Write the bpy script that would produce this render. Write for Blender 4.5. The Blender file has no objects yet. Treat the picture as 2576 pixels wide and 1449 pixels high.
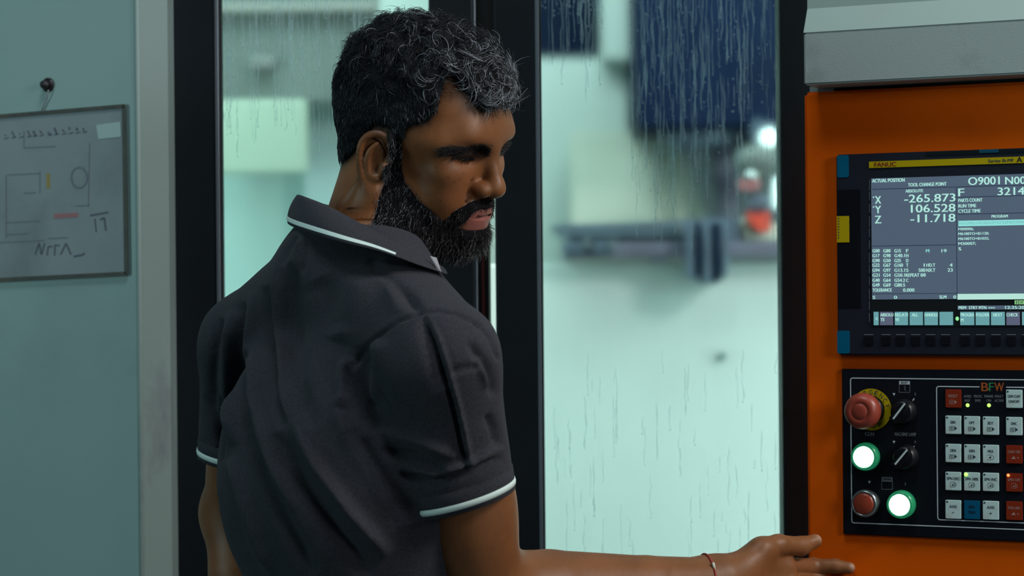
import bpy, bmesh, math, random
import numpy as np
from mathutils import Vector, Matrix

random.seed(7); np.random.seed(7)
SC = bpy.context.scene
# ------------------------------------------------------------------ camera
FPX, CAMZ = 5500.0, 1.45
cam_d = bpy.data.cameras.new('camera'); cam = bpy.data.objects.new('camera', cam_d)
SC.collection.objects.link(cam); SC.camera = cam
cam_d.sensor_width = 36.0; cam_d.lens = FPX / 2576 * 36.0
cam_d.clip_start = 0.05; cam_d.clip_end = 60
_r = Vector((1, 0, -0.009)).normalized(); _u = Vector((0.009, 0, 1)).normalized(); _b = Vector((0, -1, 0))
cam.matrix_world = Matrix(((_r.x, _u.x, _b.x, 0), (_r.y, _u.y, _b.y, 0), (_r.z, _u.z, _b.z, CAMZ), (0, 0, 0, 1)))
cam_d.dof.use_dof = True; cam_d.dof.focus_distance = 2.30; cam_d.dof.aperture_fstop = 5.6
# ------------------------------------------------------------------ world, lights, exposure
SC.view_settings.view_transform = 'Standard'
try: SC.view_settings.look = 'None'
except Exception: pass
SC.view_settings.gamma = 1; SC.view_settings.exposure = 0.0; SC.view_settings.use_curve_mapping = False
W = bpy.data.worlds.new('world'); SC.world = W; W.use_nodes = True
W.node_tree.nodes['Background'].inputs[0].default_value = (0.30, 0.55, 0.62, 1)
W.node_tree.nodes['Background'].inputs[1].default_value = 0.040
def area(name, loc, target, sx, sy, power, col):
    l = bpy.data.lights.new(name, 'AREA'); l.shape = 'RECTANGLE'; l.size = sx; l.size_y = sy
    l.energy = power; l.color = col
    o = bpy.data.objects.new(name, l); SC.collection.objects.link(o)
    o.location = loc; o.rotation_euler = (Vector(target) - Vector(loc)).to_track_quat('-Z', 'Y').to_euler()
    return o
area('hall_light_front', (1.95, 1.35, 2.75), (-0.05, 2.25, 1.45), 0.6, 0.6, 38, (1.0, 0.96, 0.90))
area('fill_light_left', (-2.9, 1.25, 1.75), (-0.6, 2.6, 1.2), 0.7, 1.2, 17, (0.62, 0.97, 0.98))  # added fill for the side sheet and the shirt's left rim
area('hall_light_overhead', (-0.1, 1.35, 3.5), (-0.1, 2.2, 1.4), 0.9, 0.5, 17, (0.80, 0.95, 1.0))
area('console_fill_light', (2.3, -0.6, 2.15), (0.45, 2.4, 1.45), 0.8, 0.8, 23, (0.88, 0.98, 1.0))  # unseen lamp added to brighten the console face
area('inner_fill_strip_left', (-0.90, 3.12, 1.45), (0.05, 3.9, 1.40), 0.12, 1.7, 8, (0.78, 1.0, 0.95))  # hidden strip added to even out the brightness inside the machine
area('inner_fill_strip_right', (1.12, 3.12, 1.45), (0.05, 3.9, 1.40), 0.12, 1.7, 8, (0.78, 1.0, 0.95))  # matching added strip, hidden on the opposite inner side
area('machine_work_light_top', (-0.1, 3.25, 2.42), (0.0, 3.9, 1.3), 1.6, 0.3, 17, (0.80, 1.0, 0.95))
# ------------------------------------------------------------------ helpers
def P(px, py, Y):
    "world point at depth Y seen at pixel (px, py) of the 2576x1449 frame"
    d = _r * ((px - 1288) / FPX) - _u * ((py - 724.5) / FPX) - _b
    return Vector((0, 0, CAMZ)) + d * (Y / d.y)
def PX(v):
    v = np.asarray(v, dtype=float) - np.array((0, 0, CAMZ))
    x = v @ np.array(_r); y = v @ np.array(_u); z = v[..., 1]
    return np.stack((1288 + FPX * x / z, 724.5 - FPX * y / z), -1)
def tag(o, label=None, cat=None, group=None, kind=None):
    if label: o['label'] = label
    if cat: o['category'] = cat
    if group: o['group'] = group
    if kind: o['kind'] = kind
    return o
def empty(name, loc=(0, 0, 0)):
    o = bpy.data.objects.new(name, None); SC.collection.objects.link(o); o.location = loc
    o.empty_display_size = 0.05
    return o
def link(name, me, mat, parent=None):
    o = bpy.data.objects.new(name, me); SC.collection.objects.link(o)
    if mat is not None and not me.materials: me.materials.append(mat)
    if parent is not None:
        o.parent = parent
        q = parent; off = Vector((0, 0, 0))
        while q: off += q.location; q = q.parent
        o.location = -off        # mesh data are in world coordinates
    return o
def obj(name, bm, mat, parent=None, smooth=False):
    me = bpy.data.meshes.new(name); bm.normal_update(); bm.to_mesh(me); bm.free()
    if smooth: me.polygons.foreach_set('use_smooth', [True] * len(me.polygons))
    return link(name, me, mat, parent)
def center(o):
    "move a mesh object's origin to its own centre"
    me = o.data; n = len(me.vertices); a = np.empty(n * 3, 'f'); me.vertices.foreach_get('co', a); a = a.reshape(-1, 3)
    c = (a.min(0) + a.max(0)) / 2; a -= c; me.vertices.foreach_set('co', a.ravel()); o.location = o.location + Vector(c.tolist()); me.update()
    return o
def _nd(nt, t, **kw):
    n = nt.nodes.new(t)
    for k, v in kw.items(): setattr(n, k, v)
    return n
def mat(name, col, rough=0.5, metal=0.0, noise=0.0, nscale=20, bump=0.0, bscale=200, spec=0.5, stretch=None,
        dirt=None, dscale=6, damt=0.5, attr=None, emit=None, estr=0, sub=0.0, coat=0.0, sheen=0.0):
    m = bpy.data.materials.new(name); m.use_nodes = True; nt = m.node_tree
    b = nt.nodes['Principled BSDF']; L = nt.links.new
    b.inputs['Base Color'].default_value = (*col, 1); b.inputs['Roughness'].default_value = rough
    b.inputs['Metallic'].default_value = metal; b.inputs['Specular IOR Level'].default_value = spec
    b.inputs['Coat Weight'].default_value = coat; b.inputs['Sheen Weight'].default_value = sheen
    tc = _nd(nt, 'ShaderNodeTexCoord'); vec = tc.outputs['Object']
    if stretch:
        mp = _nd(nt, 'ShaderNodeMapping'); mp.inputs['Scale'].default_value = stretch; L(vec, mp.inputs[0]); vec = mp.outputs[0]
    cur = None
    if attr:
        a = _nd(nt, 'ShaderNodeAttribute', attribute_name=attr); cur = a.outputs['Color']
    def mix(cur, fac, c2, mode='MIX'):
        mx = _nd(nt, 'ShaderNodeMix', data_type='RGBA', blend_type=mode)
        if cur is None: mx.inputs[6].default_value = (*col, 1)
        else: L(cur, mx.inputs[6])
        mx.inputs[7].default_value = (*c2, 1); L(fac, mx.inputs[0]); return mx.outputs[2]
    if noise:
        n = _nd(nt, 'ShaderNodeTexNoise'); n.inputs['Scale'].default_value = nscale; n.inputs['Detail'].default_value = 5; L(vec, n.inputs['Vector'])
        r = _nd(nt, 'ShaderNodeMapRange'); r.inputs[1].default_value = 0.35; r.inputs[2].default_value = 0.7
        r.inputs[3].default_value = 0; r.inputs[4].default_value = noise; L(n.outputs[0], r.inputs[0])
        cur = mix(cur, r.outputs[0], tuple(c * 0.35 for c in col) if not attr else (0.05, 0.02, 0.01))
    if dirt:
        n = _nd(nt, 'ShaderNodeTexNoise'); n.inputs['Scale'].default_value = dscale; n.inputs['Detail'].default_value = 8
        n.inputs['Roughness'].default_value = 0.65; L(vec, n.inputs['Vector'])
        r = _nd(nt, 'ShaderNodeMapRange'); r.inputs[1].default_value = 0.53; r.inputs[2].default_value = 0.72
        r.inputs[3].default_value = 0; r.inputs[4].default_value = damt; L(n.outputs[0], r.inputs[0])
        cur = mix(cur, r.outputs[0], dirt)
    if cur is not None: L(cur, b.inputs['Base Color'])
    if bump:
        n = _nd(nt, 'ShaderNodeTexNoise'); n.inputs['Scale'].default_value = bscale; n.inputs['Detail'].default_value = 3; L(vec, n.inputs['Vector'])
        bp = _nd(nt, 'ShaderNodeBump'); bp.inputs['Strength'].default_value = bump; bp.inputs['Distance'].default_value = 0.001
        L(n.outputs[0], bp.inputs['Height']); L(bp.outputs[0], b.inputs['Normal'])
    if emit:
        b.inputs['Emission Color'].default_value = (*emit, 1); b.inputs['Emission Strength'].default_value = estr
    if sub:
        b.inputs['Subsurface Weight'].default_value = sub; b.inputs['Subsurface Scale'].default_value = 0.006
        b.inputs['Subsurface Radius'].default_value = (1.0, 0.35, 0.18)
    return m
def box(bm, a, b, bev=0.0):
    "axis aligned box between corners a and b"
    a = Vector(a); b = Vector(b); lo = Vector(map(min, a, b)); hi = Vector(map(max, a, b))
    t = bmesh.new(); bmesh.ops.create_cube(t, size=1)
    for v in t.verts: v.co = lo + Vector(((v.co.x + .5) * (hi.x - lo.x), (v.co.y + .5) * (hi.y - lo.y), (v.co.z + .5) * (hi.z - lo.z)))
    if bev: bmesh.ops.bevel(t, geom=t.edges[:], offset=bev, segments=2, affect='EDGES', profile=0.5)
    return merge(bm, t)
def merge(bm, t, M=None):
    if M is not None: t.transform(M)
    me = bpy.data.meshes.new('tmp'); t.to_mesh(me); t.free(); bm.from_mesh(me); bpy.data.meshes.remove(me); return bm
def BM(): return bmesh.new()
def cyl(bm, p0, p1, r0, r1=None, seg=24, bev=0.0):
    r1 = r0 if r1 is None else r1; p0 = Vector(p0); p1 = Vector(p1); d = p1 - p0
    t = bmesh.new(); bmesh.ops.create_cone(t, cap_ends=True, segments=seg, radius1=r0, radius2=r1, depth=d.length)
    if bev: bmesh.ops.bevel(t, geom=[e for e in t.edges if len(e.link_faces) == 2 and e.calc_face_angle(0) > 0.8], offset=bev, segments=3, affect='EDGES')
    return merge(bm, t, Matrix.Translation((p0 + p1) / 2) @ d.to_track_quat('Z', 'Y').to_matrix().to_4x4())
def prism(bm, pts, vec):
    "extrude the planar polygon pts by vec"
    vec = Vector(vec); a = [bm.verts.new(p) for p in pts]; b = [bm.verts.new(Vector(p) + vec) for p in pts]; n = len(pts)
    bm.faces.new(a); bm.faces.new(b[::-1])
    for i in range(n): bm.faces.new((a[i], b[i], b[(i + 1) % n], a[(i + 1) % n]))
    return bm
def tube(bm, pts, r, seg=8, closed=False):
    "tube along a polyline; r number or list"
    pts = [Vector(p) for p in pts]; n = len(pts); rr = r if hasattr(r, '__len__') else [r] * n
    rings = []; up = Vector((0.13, 0.21, 0.97))
    for i, p in enumerate(pts):
        a = pts[(i - 1) % n] if (closed or i) else p; b = pts[(i + 1) % n] if (closed or i < n - 1) else p
        d = (b - a).normalized(); x = d.cross(up)
        if x.length < 0.05: x = d.cross(Vector((1, 0, 0)))
        x.normalize(); y = d.cross(x)
        rings.append([bm.verts.new(p + (x * math.cos(t) + y * math.sin(t)) * rr[i]) for t in [2 * math.pi * k / seg for k in range(seg)]])
    for i in range(n if closed else n - 1):
        A, B = rings[i], rings[(i + 1) % n]
        for k in range(seg): bm.faces.new((A[k], A[(k + 1) % seg], B[(k + 1) % seg], B[k]))
    if not closed: bm.faces.new(rings[0][::-1]); bm.faces.new(rings[-1])
    bmesh.ops.recalc_face_normals(bm, faces=bm.faces[:]); return bm
# ================================================================== SETTING
M_floor = mat('floor_paint', (0.10, 0.14, 0.15), 0.45, noise=0.6, nscale=3, dirt=(0.03, 0.035, 0.04), dscale=4)
b = BM(); box(b, (-3.2, -2.2, -0.06), (3.2, 5.4, 0)); tag(obj('floor', b, M_floor), kind='structure')
b = BM(); box(b, (-3.2, 5.3, 0), (3.2, 5.4, 4.0)); tag(obj('wall_back', b, mat('hall_wall_paint', (.16, .2, .2), .7, noise=.3, nscale=2)), kind='structure')
# ================================================================== MACHINE ENCLOSURE
DY = 2.75                                    # door plane
def DX(px, Y=DY): return (px - 1288) / FPX * Y
M_dark = mat('black_powder_coat', (0.0065, 0.0105, 0.0150), 0.45, noise=0.4, nscale=8, bump=0.15, bscale=500, spec=0.25)
M_seal = mat('rubber_seal', (0.004, 0.005, 0.006), 0.6)
M_trim = mat('steel_trim', (0.20, 0.23, 0.27), 0.35, metal=0.6)
M_pale = mat('pale_sheet_metal', (0.32, 0.46, 0.44), 0.5, dirt=(0.20, 0.25, 0.26), dscale=3.5, damt=0.4, noise=0.25, nscale=2.0, bump=0.1, bscale=300)
M_strip = mat('edge_strip_metal', (0.23, 0.31, 0.30), 0.5, dirt=(0.12, 0.12, 0.15), dscale=7, damt=0.8, stretch=(1, 1, 0.6))
M_glass = bpy.data.materials.new('wet_window_glass'); M_glass.use_nodes = True
nt = M_glass.node_tree; nt.nodes.clear(); out = _nd(nt, 'ShaderNodeOutputMaterial'); mx = _nd(nt, 'ShaderNodeMixShader'); mx2 = _nd(nt, 'ShaderNodeMixShader')
tr = _nd(nt, 'ShaderNodeBsdfRefraction'); tr.inputs['Color'].default_value = (0.90, 0.985, 0.985, 1); tr.inputs['Roughness'].default_value = 0.32; tr.inputs['IOR'].default_value = 1.06   # wet film scatters what lies behind
gl = _nd(nt, 'ShaderNodeBsdfGlossy'); gl.inputs['Roughness'].default_value = 0.03
df = _nd(nt, 'ShaderNodeBsdfDiffuse'); df.inputs[0].default_value = (0.55, 0.7, 0.75, 1)
fr = _nd(nt, 'ShaderNodeFresnel'); fr.inputs[0].default_value = 1.35
tcn = _nd(nt, 'ShaderNodeTexCoord'); mp = _nd(nt, 'ShaderNodeMapping'); mp.inputs['Scale'].default_value = (60, 1, 3.2)
nz = _nd(nt, 'ShaderNodeTexNoise'); nz.inputs['Scale'].default_value = 1.0; nz.inputs['Detail'].default_value = 4
mr = _nd(nt, 'ShaderNodeMapRange'); mr.inputs[1].default_value = 0.42; mr.inputs[2].default_value = 0.75; mr.inputs[3].default_value = 0.0; mr.inputs[4].default_value = 0.015
L = nt.links.new
L(tcn.outputs['Object'], mp.inputs[0]); L(mp.outputs[0], nz.inputs['Vector']); L(nz.outputs[0], mr.inputs[0])
L(mr.outputs[0], mx.inputs[0]); L(tr.outputs[0], mx.inputs[1]); L(df.outputs[0], mx.inputs[2])
L(fr.outputs[0], mx2.inputs[0]); L(mx.outputs[0], mx2.inputs[1]); L(gl.outputs[0], mx2.inputs[2]); L(mx2.outputs[0], out.inputs[0])
M_water = bpy.data.materials.new('coolant_water'); M_water.use_nodes = True
nt = M_water.node_tree; nt.nodes.clear(); out = _nd(nt, 'ShaderNodeOutputMaterial'); mx = _nd(nt, 'ShaderNodeMixShader')
tr = _nd(nt, 'ShaderNodeBsdfTransparent'); tr.inputs[0].default_value = (0.86, 0.93, 0.93, 1)
add = _nd(nt, 'ShaderNodeMixShader'); add.inputs[0].default_value = 0.5
df = _nd(nt, 'ShaderNodeBsdfTranslucent'); df.inputs[0].default_value = (0.75, 0.88, 0.95, 1)
d2 = _nd(nt, 'ShaderNodeBsdfDiffuse'); d2.inputs[0].default_value = (0.7, 0.85, 0.95, 1)
mx.inputs[0].default_value = 0.30; L = nt.links.new
L(df.outputs[0], add.inputs[1]); L(d2.outputs[0], add.inputs[2]); L(tr.outputs[0], mx.inputs[1]); L(add.outputs[0], mx.inputs[2]); L(mx.outputs[0], out.inputs[0])

Z0, Z1 = 0.72, 2.28
mc = tag(empty('machining_centre', (0, DY, 0)), 'large machining centre with dark framed sliding doors and wet windows behind the man', 'machine')
# carcass: lower apron, header, roof, rear and side sheets, tray
b = BM(); box(b, (DX(349), DY + .05, 0), (1.35, DY + .12, Z0), 0.004)
center(obj('apron', b, M_pale, mc))
b = BM(); box(b, (DX(427), DY + .03, Z1), (1.35, DY + .12, 2.55), 0.004)
center(obj('header_beam', b, M_dark, mc))
M_in = mat('inner_white_sheet', (0.66, 0.74, 0.71), 0.5, noise=0.12, nscale=2.5)
M_in2 = mat('inner_grey_sheet', (0.135, 0.16, 0.15), 0.5, noise=0.3, nscale=5)
M_in3 = mat('inner_cream_sheet', (0.62, 0.66, 0.56), 0.5, noise=0.15, nscale=3)
M_navy = mat('navy_housing', (0.003, 0.010, 0.034), 0.6, spec=.08, noise=0.3, nscale=9)
M_slate = mat('slate_casting', (0.10, 0.135, 0.19), 0.45, noise=0.5, nscale=25)
M_red = mat('red_fixture', (0.62, 0.06, 0.035), 0.4)
M_pink = mat('faded_red_cap', (0.42, 0.15, 0.16), 0.5)
M_chrome = mat('bright_chrome', (0.75, 0.8, 0.8), 0.15, metal=0.9)
for a, c, nm in (((-.95, 4.45, .3), (1.2, 4.5, 2.55), 'rear_sheet'), ((-.98, 2.86, .3), (-.93, 4.5, 2.55), 'inner_side_sheet'),
              ((1.17, 2.86, .3), (1.22, 4.5, 2.55), 'inner_side_sheet'), ((-.98, 2.86, 2.5), (1.22, 4.5, 2.55), 'roof_sheet')):
    b = BM(); box(b, a, c); center(obj(nm, b, M_in, mc))
b = BM(); box(b, (-.93, 2.87, .3), (1.17, 4.45, .34)); center(obj('coolant_tray', b, M_in, mc))
def pbox(nm, x0, y0, x1, y1, Y, dep, m, bev=0.004, par=None):
    p = P(x0, y1, Y); q = P(x1, y0, Y); b = BM(); box(b, (p.x, Y, p.z), (q.x, Y + dep, q.z), bev); return center(obj(nm, b, m, par or mc))
# sheets and castings seen through the right-hand window
pbox('way_cover', 1180, 655, 2300, 1900, 3.56, .2, M_in)
b = BM(); cyl(b, P(1816, 897, 3.56), P(1816, 897, 3.545), .0065, .005); center(obj('cover_bolt', b, mat('teal_bolt', (.03, .12, .12), .5), mc, True))                       # bright apron under the table
pbox('column_sheet', 1310, 145, 1612, 900, 4.05, .06, M_in)
pbox('column_sheet', 1515, -380, 1603, 150, 3.98, .07, M_in)
pbox('tool_magazine_cover', 1240, -420, 1515, 150, 4.12, .2, M_navy)
pbox('rear_panel', 1685, 290, 2150, 640, 4.22, .05, mat('inner_slate_sheet', (0.13, 0.165, 0.18), 0.5, noise=0.3, nscale=6))
pbox('cream_guard', 1440, 330, 1700, 900, 3.95, .05, M_in3)
b = BM(); prism(b, [P(1700, 330, 3.93), P(1795, 600, 3.93), P(1795, 900, 3.93), P(1695, 900, 3.93)], (0, .05, 0)); center(obj('cream_guard', b, M_in3, mc))
sp = pbox('spindle_head', 1603, -420, 2150, 325, 3.72, .5, M_navy, .01)
b = BM(); cyl(b, P(1755, 320, 3.85), P(1762, 372, 3.85), .065, .055); center(obj('spindle_nose', b, M_slate, sp, True))
b = BM()
for x0, x1, y0, y1 in ((1715, 1800, 330, 372), (1790, 1850, 360, 470), (1800, 1860, 460, 640)): 
    p = P((x0 + x1) / 2, y0, 3.86); q = P((x0 + x1) / 2, y1, 3.86); cyl(b, p, q, (x1 - x0) / 2 / FPX * 3.86)
center(obj('spindle_motor', b, mat('dull_plum_casting', (0.07, 0.07, 0.10), .5), sp, True))
# table with a slotted top rail
tb = tag(empty('worktable', P(1670, 650, 3.5)), 'slate grey slotted worktable inside the machine, behind the right window', 'machine table')
pbox('table_body', 1425, 606, 2100, 652, 3.50, .35, mat('plum_grey_casting', (0.14, 0.135, 0.19), .5, noise=.4, nscale=12), par=tb)
pbox('table_body', 1415, 610, 1470, 642, 3.48, .03, M_slate, par=tb); pbox('table_body', 1492, 608, 1545, 640, 3.48, .03, M_slate, par=tb)
b = BM(); prism(b, [P(1392, 566, 3.52), P(1680, 556, 3.52), P(1790, 548, 3.52), P(1860, 548, 3.52), P(1862, 606, 3.52), P(1440, 606, 3.52)], (0, .3, 0)); center(obj('table_rail', b, M_slate, tb))
for i in range(24):
    x = 1425 + i * 16; pbox('rail_rib', x, 572 - (x - 1400) * .035, x + 6, 598, 3.505, .015, mat('rib_metal', (0.18, 0.23, 0.28), .4) if i == 0 else bpy.data.materials['rib_metal'], .0005, tb)
for x, y0, y1 in ((1700, 560, 584), (1535, 606, 625), (1471, 600, 625)): pbox('bolt_head', x, y0, x + 14, y1, 3.47, .03, M_chrome, .002, tb)
for k, (x0, x1, y1) in enumerate(((1728, 1742, 700), (1752, 1764, 690), (1772, 1786, 712), (1796, 1810, 706), (1818, 1830, 690))): pbox('slide_rib', x0, 560, x1, y1, 3.46, .03, M_navy if k % 2 else M_slate, .002, tb)
pbox('table_foot', 1640, 650, 1680, 658, 3.50, .1, M_slate, par=tb)
b = BM(); prism(b, [P(1730, 640, 3.47), P(1838, 640, 3.47), P(1826, 700, 3.47), P(1800, 716, 3.47), P(1755, 712, 3.47), P(1735, 690, 3.47)], (0, .08, 0)); center(obj('table_foot', b, mat('blue_grey_casting', (0.17, 0.24, 0.29), .4, noise=.4, nscale=40), tb))
# fixture and workpiece on the table
wp = tag(empty('workpiece_block', P(1905, 612, 3.55)), 'pale machined block lying on the slotted worktable inside the machine', 'workpiece')
b = BM(); prism(b, [P(1866, 560, 3.55), P(1890, 545, 3.55), P(1990, 575, 3.55), P(1990, 604, 3.55), P(1870, 604, 3.55)], (0, .15, 0)); center(obj('block', b, M_in3, wp))
cl = tag(empty('red_clamp', P(1910, 585, 3.5)), 'red fixture clamp on the pale block inside the machine', 'clamp')
b = BM(); prism(b, [P(1880, 532, 3.5), P(1902, 540, 3.5), P(1935, 530, 3.5), P(1940, 580, 3.5), P(1912, 584, 3.5), P(1888, 560, 3.5)], (0, .05, 0)); center(obj('clamp_body', b, M_red, cl))
b = BM()
for x in (1893, 1910, 1927): cyl(b, P(x, 490, 3.53), P(x - 3, 545, 3.53), .008, .006)
center(obj('clamp_post', b, M_slate, cl, True))
pbox('clamp_cap', 1864, 448, 1912, 478, 3.50, .05, M_pink, .004, cl)
b = BM(); cyl(b, P(1889, 448, 3.5), P(1889, 428, 3.5), .013, .008, bev=.002); center(obj('clamp_knob', b, M_chrome, cl, True))
ho = tag(empty('coolant_nozzle', P(1900, 400, 3.62)), 'grey coolant nozzle hanging beside the spindle head inside the machine', 'nozzle')
b = BM(); bmesh.ops.create_uvsphere(b, u_segments=24, v_segments=12, radius=1); 
pc = P(1912, 402, 3.62)
for v in b.verts: v.co = Vector((pc.x + v.co.x * .042, pc.y + v.co.y * .03, pc.z + v.co.z * .028))
center(obj('nozzle_body', b, M_in2, ho, True))
b = BM(); cyl(b, P(1912, 395, 3.64), P(1905, 300, 3.74), .012); center(obj('nozzle_pipe', b, M_slate, ho, True))
b = BM(); bmesh.ops.create_uvsphere(b, u_segments=16, v_segments=10, radius=.016)
for v in b.verts: v.co += P(1934, 347, 3.6)
M_lamp = mat('work_lamp', (0.8, 0.9, 0.9), .3, emit=(0.75, 1, 0.92), estr=1.3)
lp = tag(empty('work_lamp', P(1934, 347, 3.6)), 'small round work lamp glowing under the dark spindle housing', 'lamp'); center(obj('lamp_bulb', b, M_lamp, lp, True))
b = BM(); cyl(b, P(1934, 325, 3.62), P(1934, 340, 3.60), .014, .02); center(obj('lamp_socket', b, M_slate, lp, True))
tbl = tag(empty('tube_light', P(1955, 480, 3.6)), 'upright tube light glowing at the right edge of the right window', 'lamp')
b = BM(); cyl(b, P(1957, 445, 3.62), P(1957, 525, 3.62), .008); center(obj('light_tube', b, M_lamp, tbl, True))
b = BM(); cyl(b, P(1957, 440, 3.62), P(1957, 446, 3.62), .010); center(obj('end_cap', b, M_slate, tbl, True)); b = BM(); cyl(b, P(1957, 524, 3.62), P(1957, 540, 3.62), .010); center(obj('end_cap', b, M_slate, tbl, True))
# sheets seen through the left-hand window
pbox('upper_inner_panel', 430, -400, 945, 262, 3.55, .05, M_in2)
pbox('upper_inner_panel', 430, 6, 945, 34, 3.53, .02, mat('brown_grey_sheet', (0.20, 0.20, 0.18), .5))
pbox('grease_plate', 630, 140, 690, 175, 3.53, .02, mat('dull_plate', (0.15, 0.155, 0.15), .5))
pbox('cream_guard', 440, 250, 768, 436, 3.50, .05, mat('inner_pale_green_sheet', (0.38, 0.46, 0.37), 0.5, noise=0.1, nscale=3))
pbox('side_guard', 768, 262, 1100, 700, 3.62, .05, mat('inner_teal_sheet', (0.40, 0.52, 0.52), 0.5, noise=0.25, nscale=4))
pbox('way_cover', 380, 430, 1180, 1900, 3.66, .20, mat('inner_pale_teal_sheet', (0.36, 0.50, 0.47), 0.5, noise=0.1, nscale=3))
# sliding doors: stiles, rails, trims, glass, water
def door(nm, xs, label=None):
    "xs = outer left, glass left, glass right, outer right (pixels at the door plane)"
    x0, g0, g1, x1 = [DX(v) for v in xs]
    b = BM(); z0, z1 = Z0 - .02, Z1 + .02
    box(b, (x0, DY, z0), (g0, DY + .045, z1), .0025); box(b, (g1, DY, z0), (x1, DY + .045, z1), .0025)
    box(b, (g0, DY, z0), (g1, DY + .045, z0 + .1), .0025); box(b, (g0, DY, z1 - .1), (g1, DY + .045, z1), .0025)
    d = center(obj(nm, b, M_dark, mc)); 
    b = BM(); box(b, (g0 - .002, DY + .018, z0 + .1), (g1 + .002, DY + .024, z1 - .1)); center(obj('glass_pane', b, M_glass, d))
    b = BM(); box(b, (g0 - .001, DY - .002, z0 + .1), (g0 + .0035, DY + .018, z1 - .1), .0006)
    center(obj('steel_bead', b, M_trim, d))
    b = BM(); box(b, (g0 + .0035, DY + .004, z0 + .1), (g0 + .0065, DY + .018, z1 - .1)); center(obj('glass_gasket', b, M_seal, d))
    return d, g0, g1, z0 + .1, z1 - .1
dl = door('sliding_door', (427, 548, 1084, 1196)); dr = door('sliding_door', (1247, 1354, 1966, 2110))
b = BM(); box(b, (DX(1196), DY + .002, Z0), (DX(1202), DY + .04, Z1), .001); center(obj('steel_edge', b, M_trim, dl[0]))
b = BM(); box(b, (DX(1198), DY + .046, Z0), (DX(1230), DY + .06, Z1)); center(obj('door_seal', b, M_seal, mc))
b = BM(); box(b, (DX(1230), DY + .046, P(1235, 330, DY).z), (DX(1250), DY + .06, Z1)); center(obj('door_seal', b, M_seal, mc))
b = BM(); box(b, (DX(1211), DY + .03, Z0), (DX(1219), DY + .046, P(1215, 640, DY).z), .001); center(obj('red_reflection', b, mat('dull_red_strip', (0.09, 0.012, 0.012), .5), mc))  # red reflection in the door gap, built as a coloured strip
b = BM(); box(b, (DX(1229), DY + .030, Z0), (DX(1234), DY + .046, P(1235, 330, DY).z), .001); center(obj('pale_edge_strip', b, mat('pale_green_edge', (0.30, 0.42, 0.30), .4), dr[0]))
def water(d, seedn, n_run, n_drop, dark):
    "coolant runnels and droplets standing proud of the glass"
    dd, g0, g1, z0, z1 = d; rnd = random.Random(seedn); b = BM(); Yg = DY + .0175
    zt = P(0, 0, DY).z; zb = P(0, 1449, DY).z
    def streak(x, za, zb_, w):
        n = max(4, int((za - zb_) / .008)); amp = rnd.uniform(.0002, .0013); ph = rnd.random() * 6; k = rnd.uniform(60, 170); L_, R_, C_ = [], [], []
        for i in range(n + 1):
            t = i / n; z = za + (zb_ - za) * t
            xx = x + amp * math.sin(ph + z * k) + amp * .6 * math.sin(ph * 2 + z * k * 2.3); ww = w * (.45 + .55 * abs(math.sin(ph + z * 90))) * (1 if t < .85 else 1.5)
            if i in (0, n): ww *= .3
            L_.append(b.verts.new((xx - ww, Yg, z))); R_.append(b.verts.new((xx + ww, Yg, z))); C_.append(b.verts.new((xx, Yg - ww * .9, z)))
        for i in range(n): b.faces.new((L_[i], C_[i], C_[i + 1], L_[i + 1])); b.faces.new((C_[i], R_[i], R_[i + 1], C_[i + 1]))
    def drop(x, z, r):
        ring = [b.verts.new((x + r * math.cos(a), Yg, z + r * 1.25 * math.sin(a))) for a in [k * math.pi / 4 for k in range(8)]]; c = b.verts.new((x, Yg - r * .8, z))
        for k in range(8): b.faces.new((ring[k], ring[(k + 1) % 8], c))
    for i in range(n_run):
        if rnd.random() < dark[2]:
            x = rnd.uniform(DX(dark[0]), DX(dark[1])); za = zt + .05 - rnd.random() ** 1.2 * (dark[3]) / 2000; ln = rnd.uniform(.02, .13); w = rnd.uniform(.0003, .0008)
        else:
            x = rnd.uniform(g0 + .01, g1 - .005); za = zb + rnd.random() ** 1.3 * .28; ln = rnd.uniform(.01, .08); w = rnd.uniform(.0003, .0007)
        streak(x, za, za - ln, w)
        if rnd.random() < .6: drop(x, za - ln, w * 1.7)
    for i in range(n_drop):
        x = rnd.uniform(DX(dark[0]), DX(dark[1])); z = zt + .03 - rnd.random() ** 1.1 * dark[3] / 2000; drop(x, z, rnd.choice((.0004, .0006, .0008, .0012)))
    return center(tag(obj('water_drops', b, M_water, dd, True), kind='stuff'))
water(dr, 3, 300, 380, (1590, 1962, .76, 560)); 
water((dr[0], dr[1], DX(1530), dr[3], dr[4]), 5, 40, 130, (1362, 1525, .97, 110))
water(dl, 9, 170, 150, (560, 940, .85, 300))
# left cheek of the machine: an angled pale side sheet with folded edge strip
SX1, SY1 = DX(349, 2.66), 2.66
sdir = Vector((-0.88, 0.475, 0)).normalized(); snrm = Vector((-0.475, -0.88, 0)).normalized()
def SP(px, py, h=0.0):
    "point on the side sheet plane under a pixel"
    o = Vector((0, 0, CAMZ)); d = (P(px, py, 1.0) - o); q = Vector((SX1, SY1, 0)) + snrm * h
    return o + d * ((q - o).dot(snrm) / d.dot(snrm))
b = BM(); A = Vector((SX1, SY1, 0)); B_ = A + sdir * .75
prism(b, [A, B_, B_ - snrm * .03, A - snrm * .03], (0, 0, 2.6)); center(obj('side_sheet', b, M_pale, mc))
b = BM(); A2 = Vector((DX(427, 2.70), 2.70, 0)); prism(b, [A + Vector((0.001, 0, 0)), A2, A2 + Vector((0, .1, 0)), A + Vector((.001, .1, 0))], (0, 0, 2.6))
center(obj('edge_strip', b, M_strip, mc))
b = BM(); tube(b, [A + Vector((0.001, -.001, 0)), A + Vector((0.001, -.001, 2.6))], .0035, 10); center(obj('edge_fold', b, M_strip, mc, True))
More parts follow.
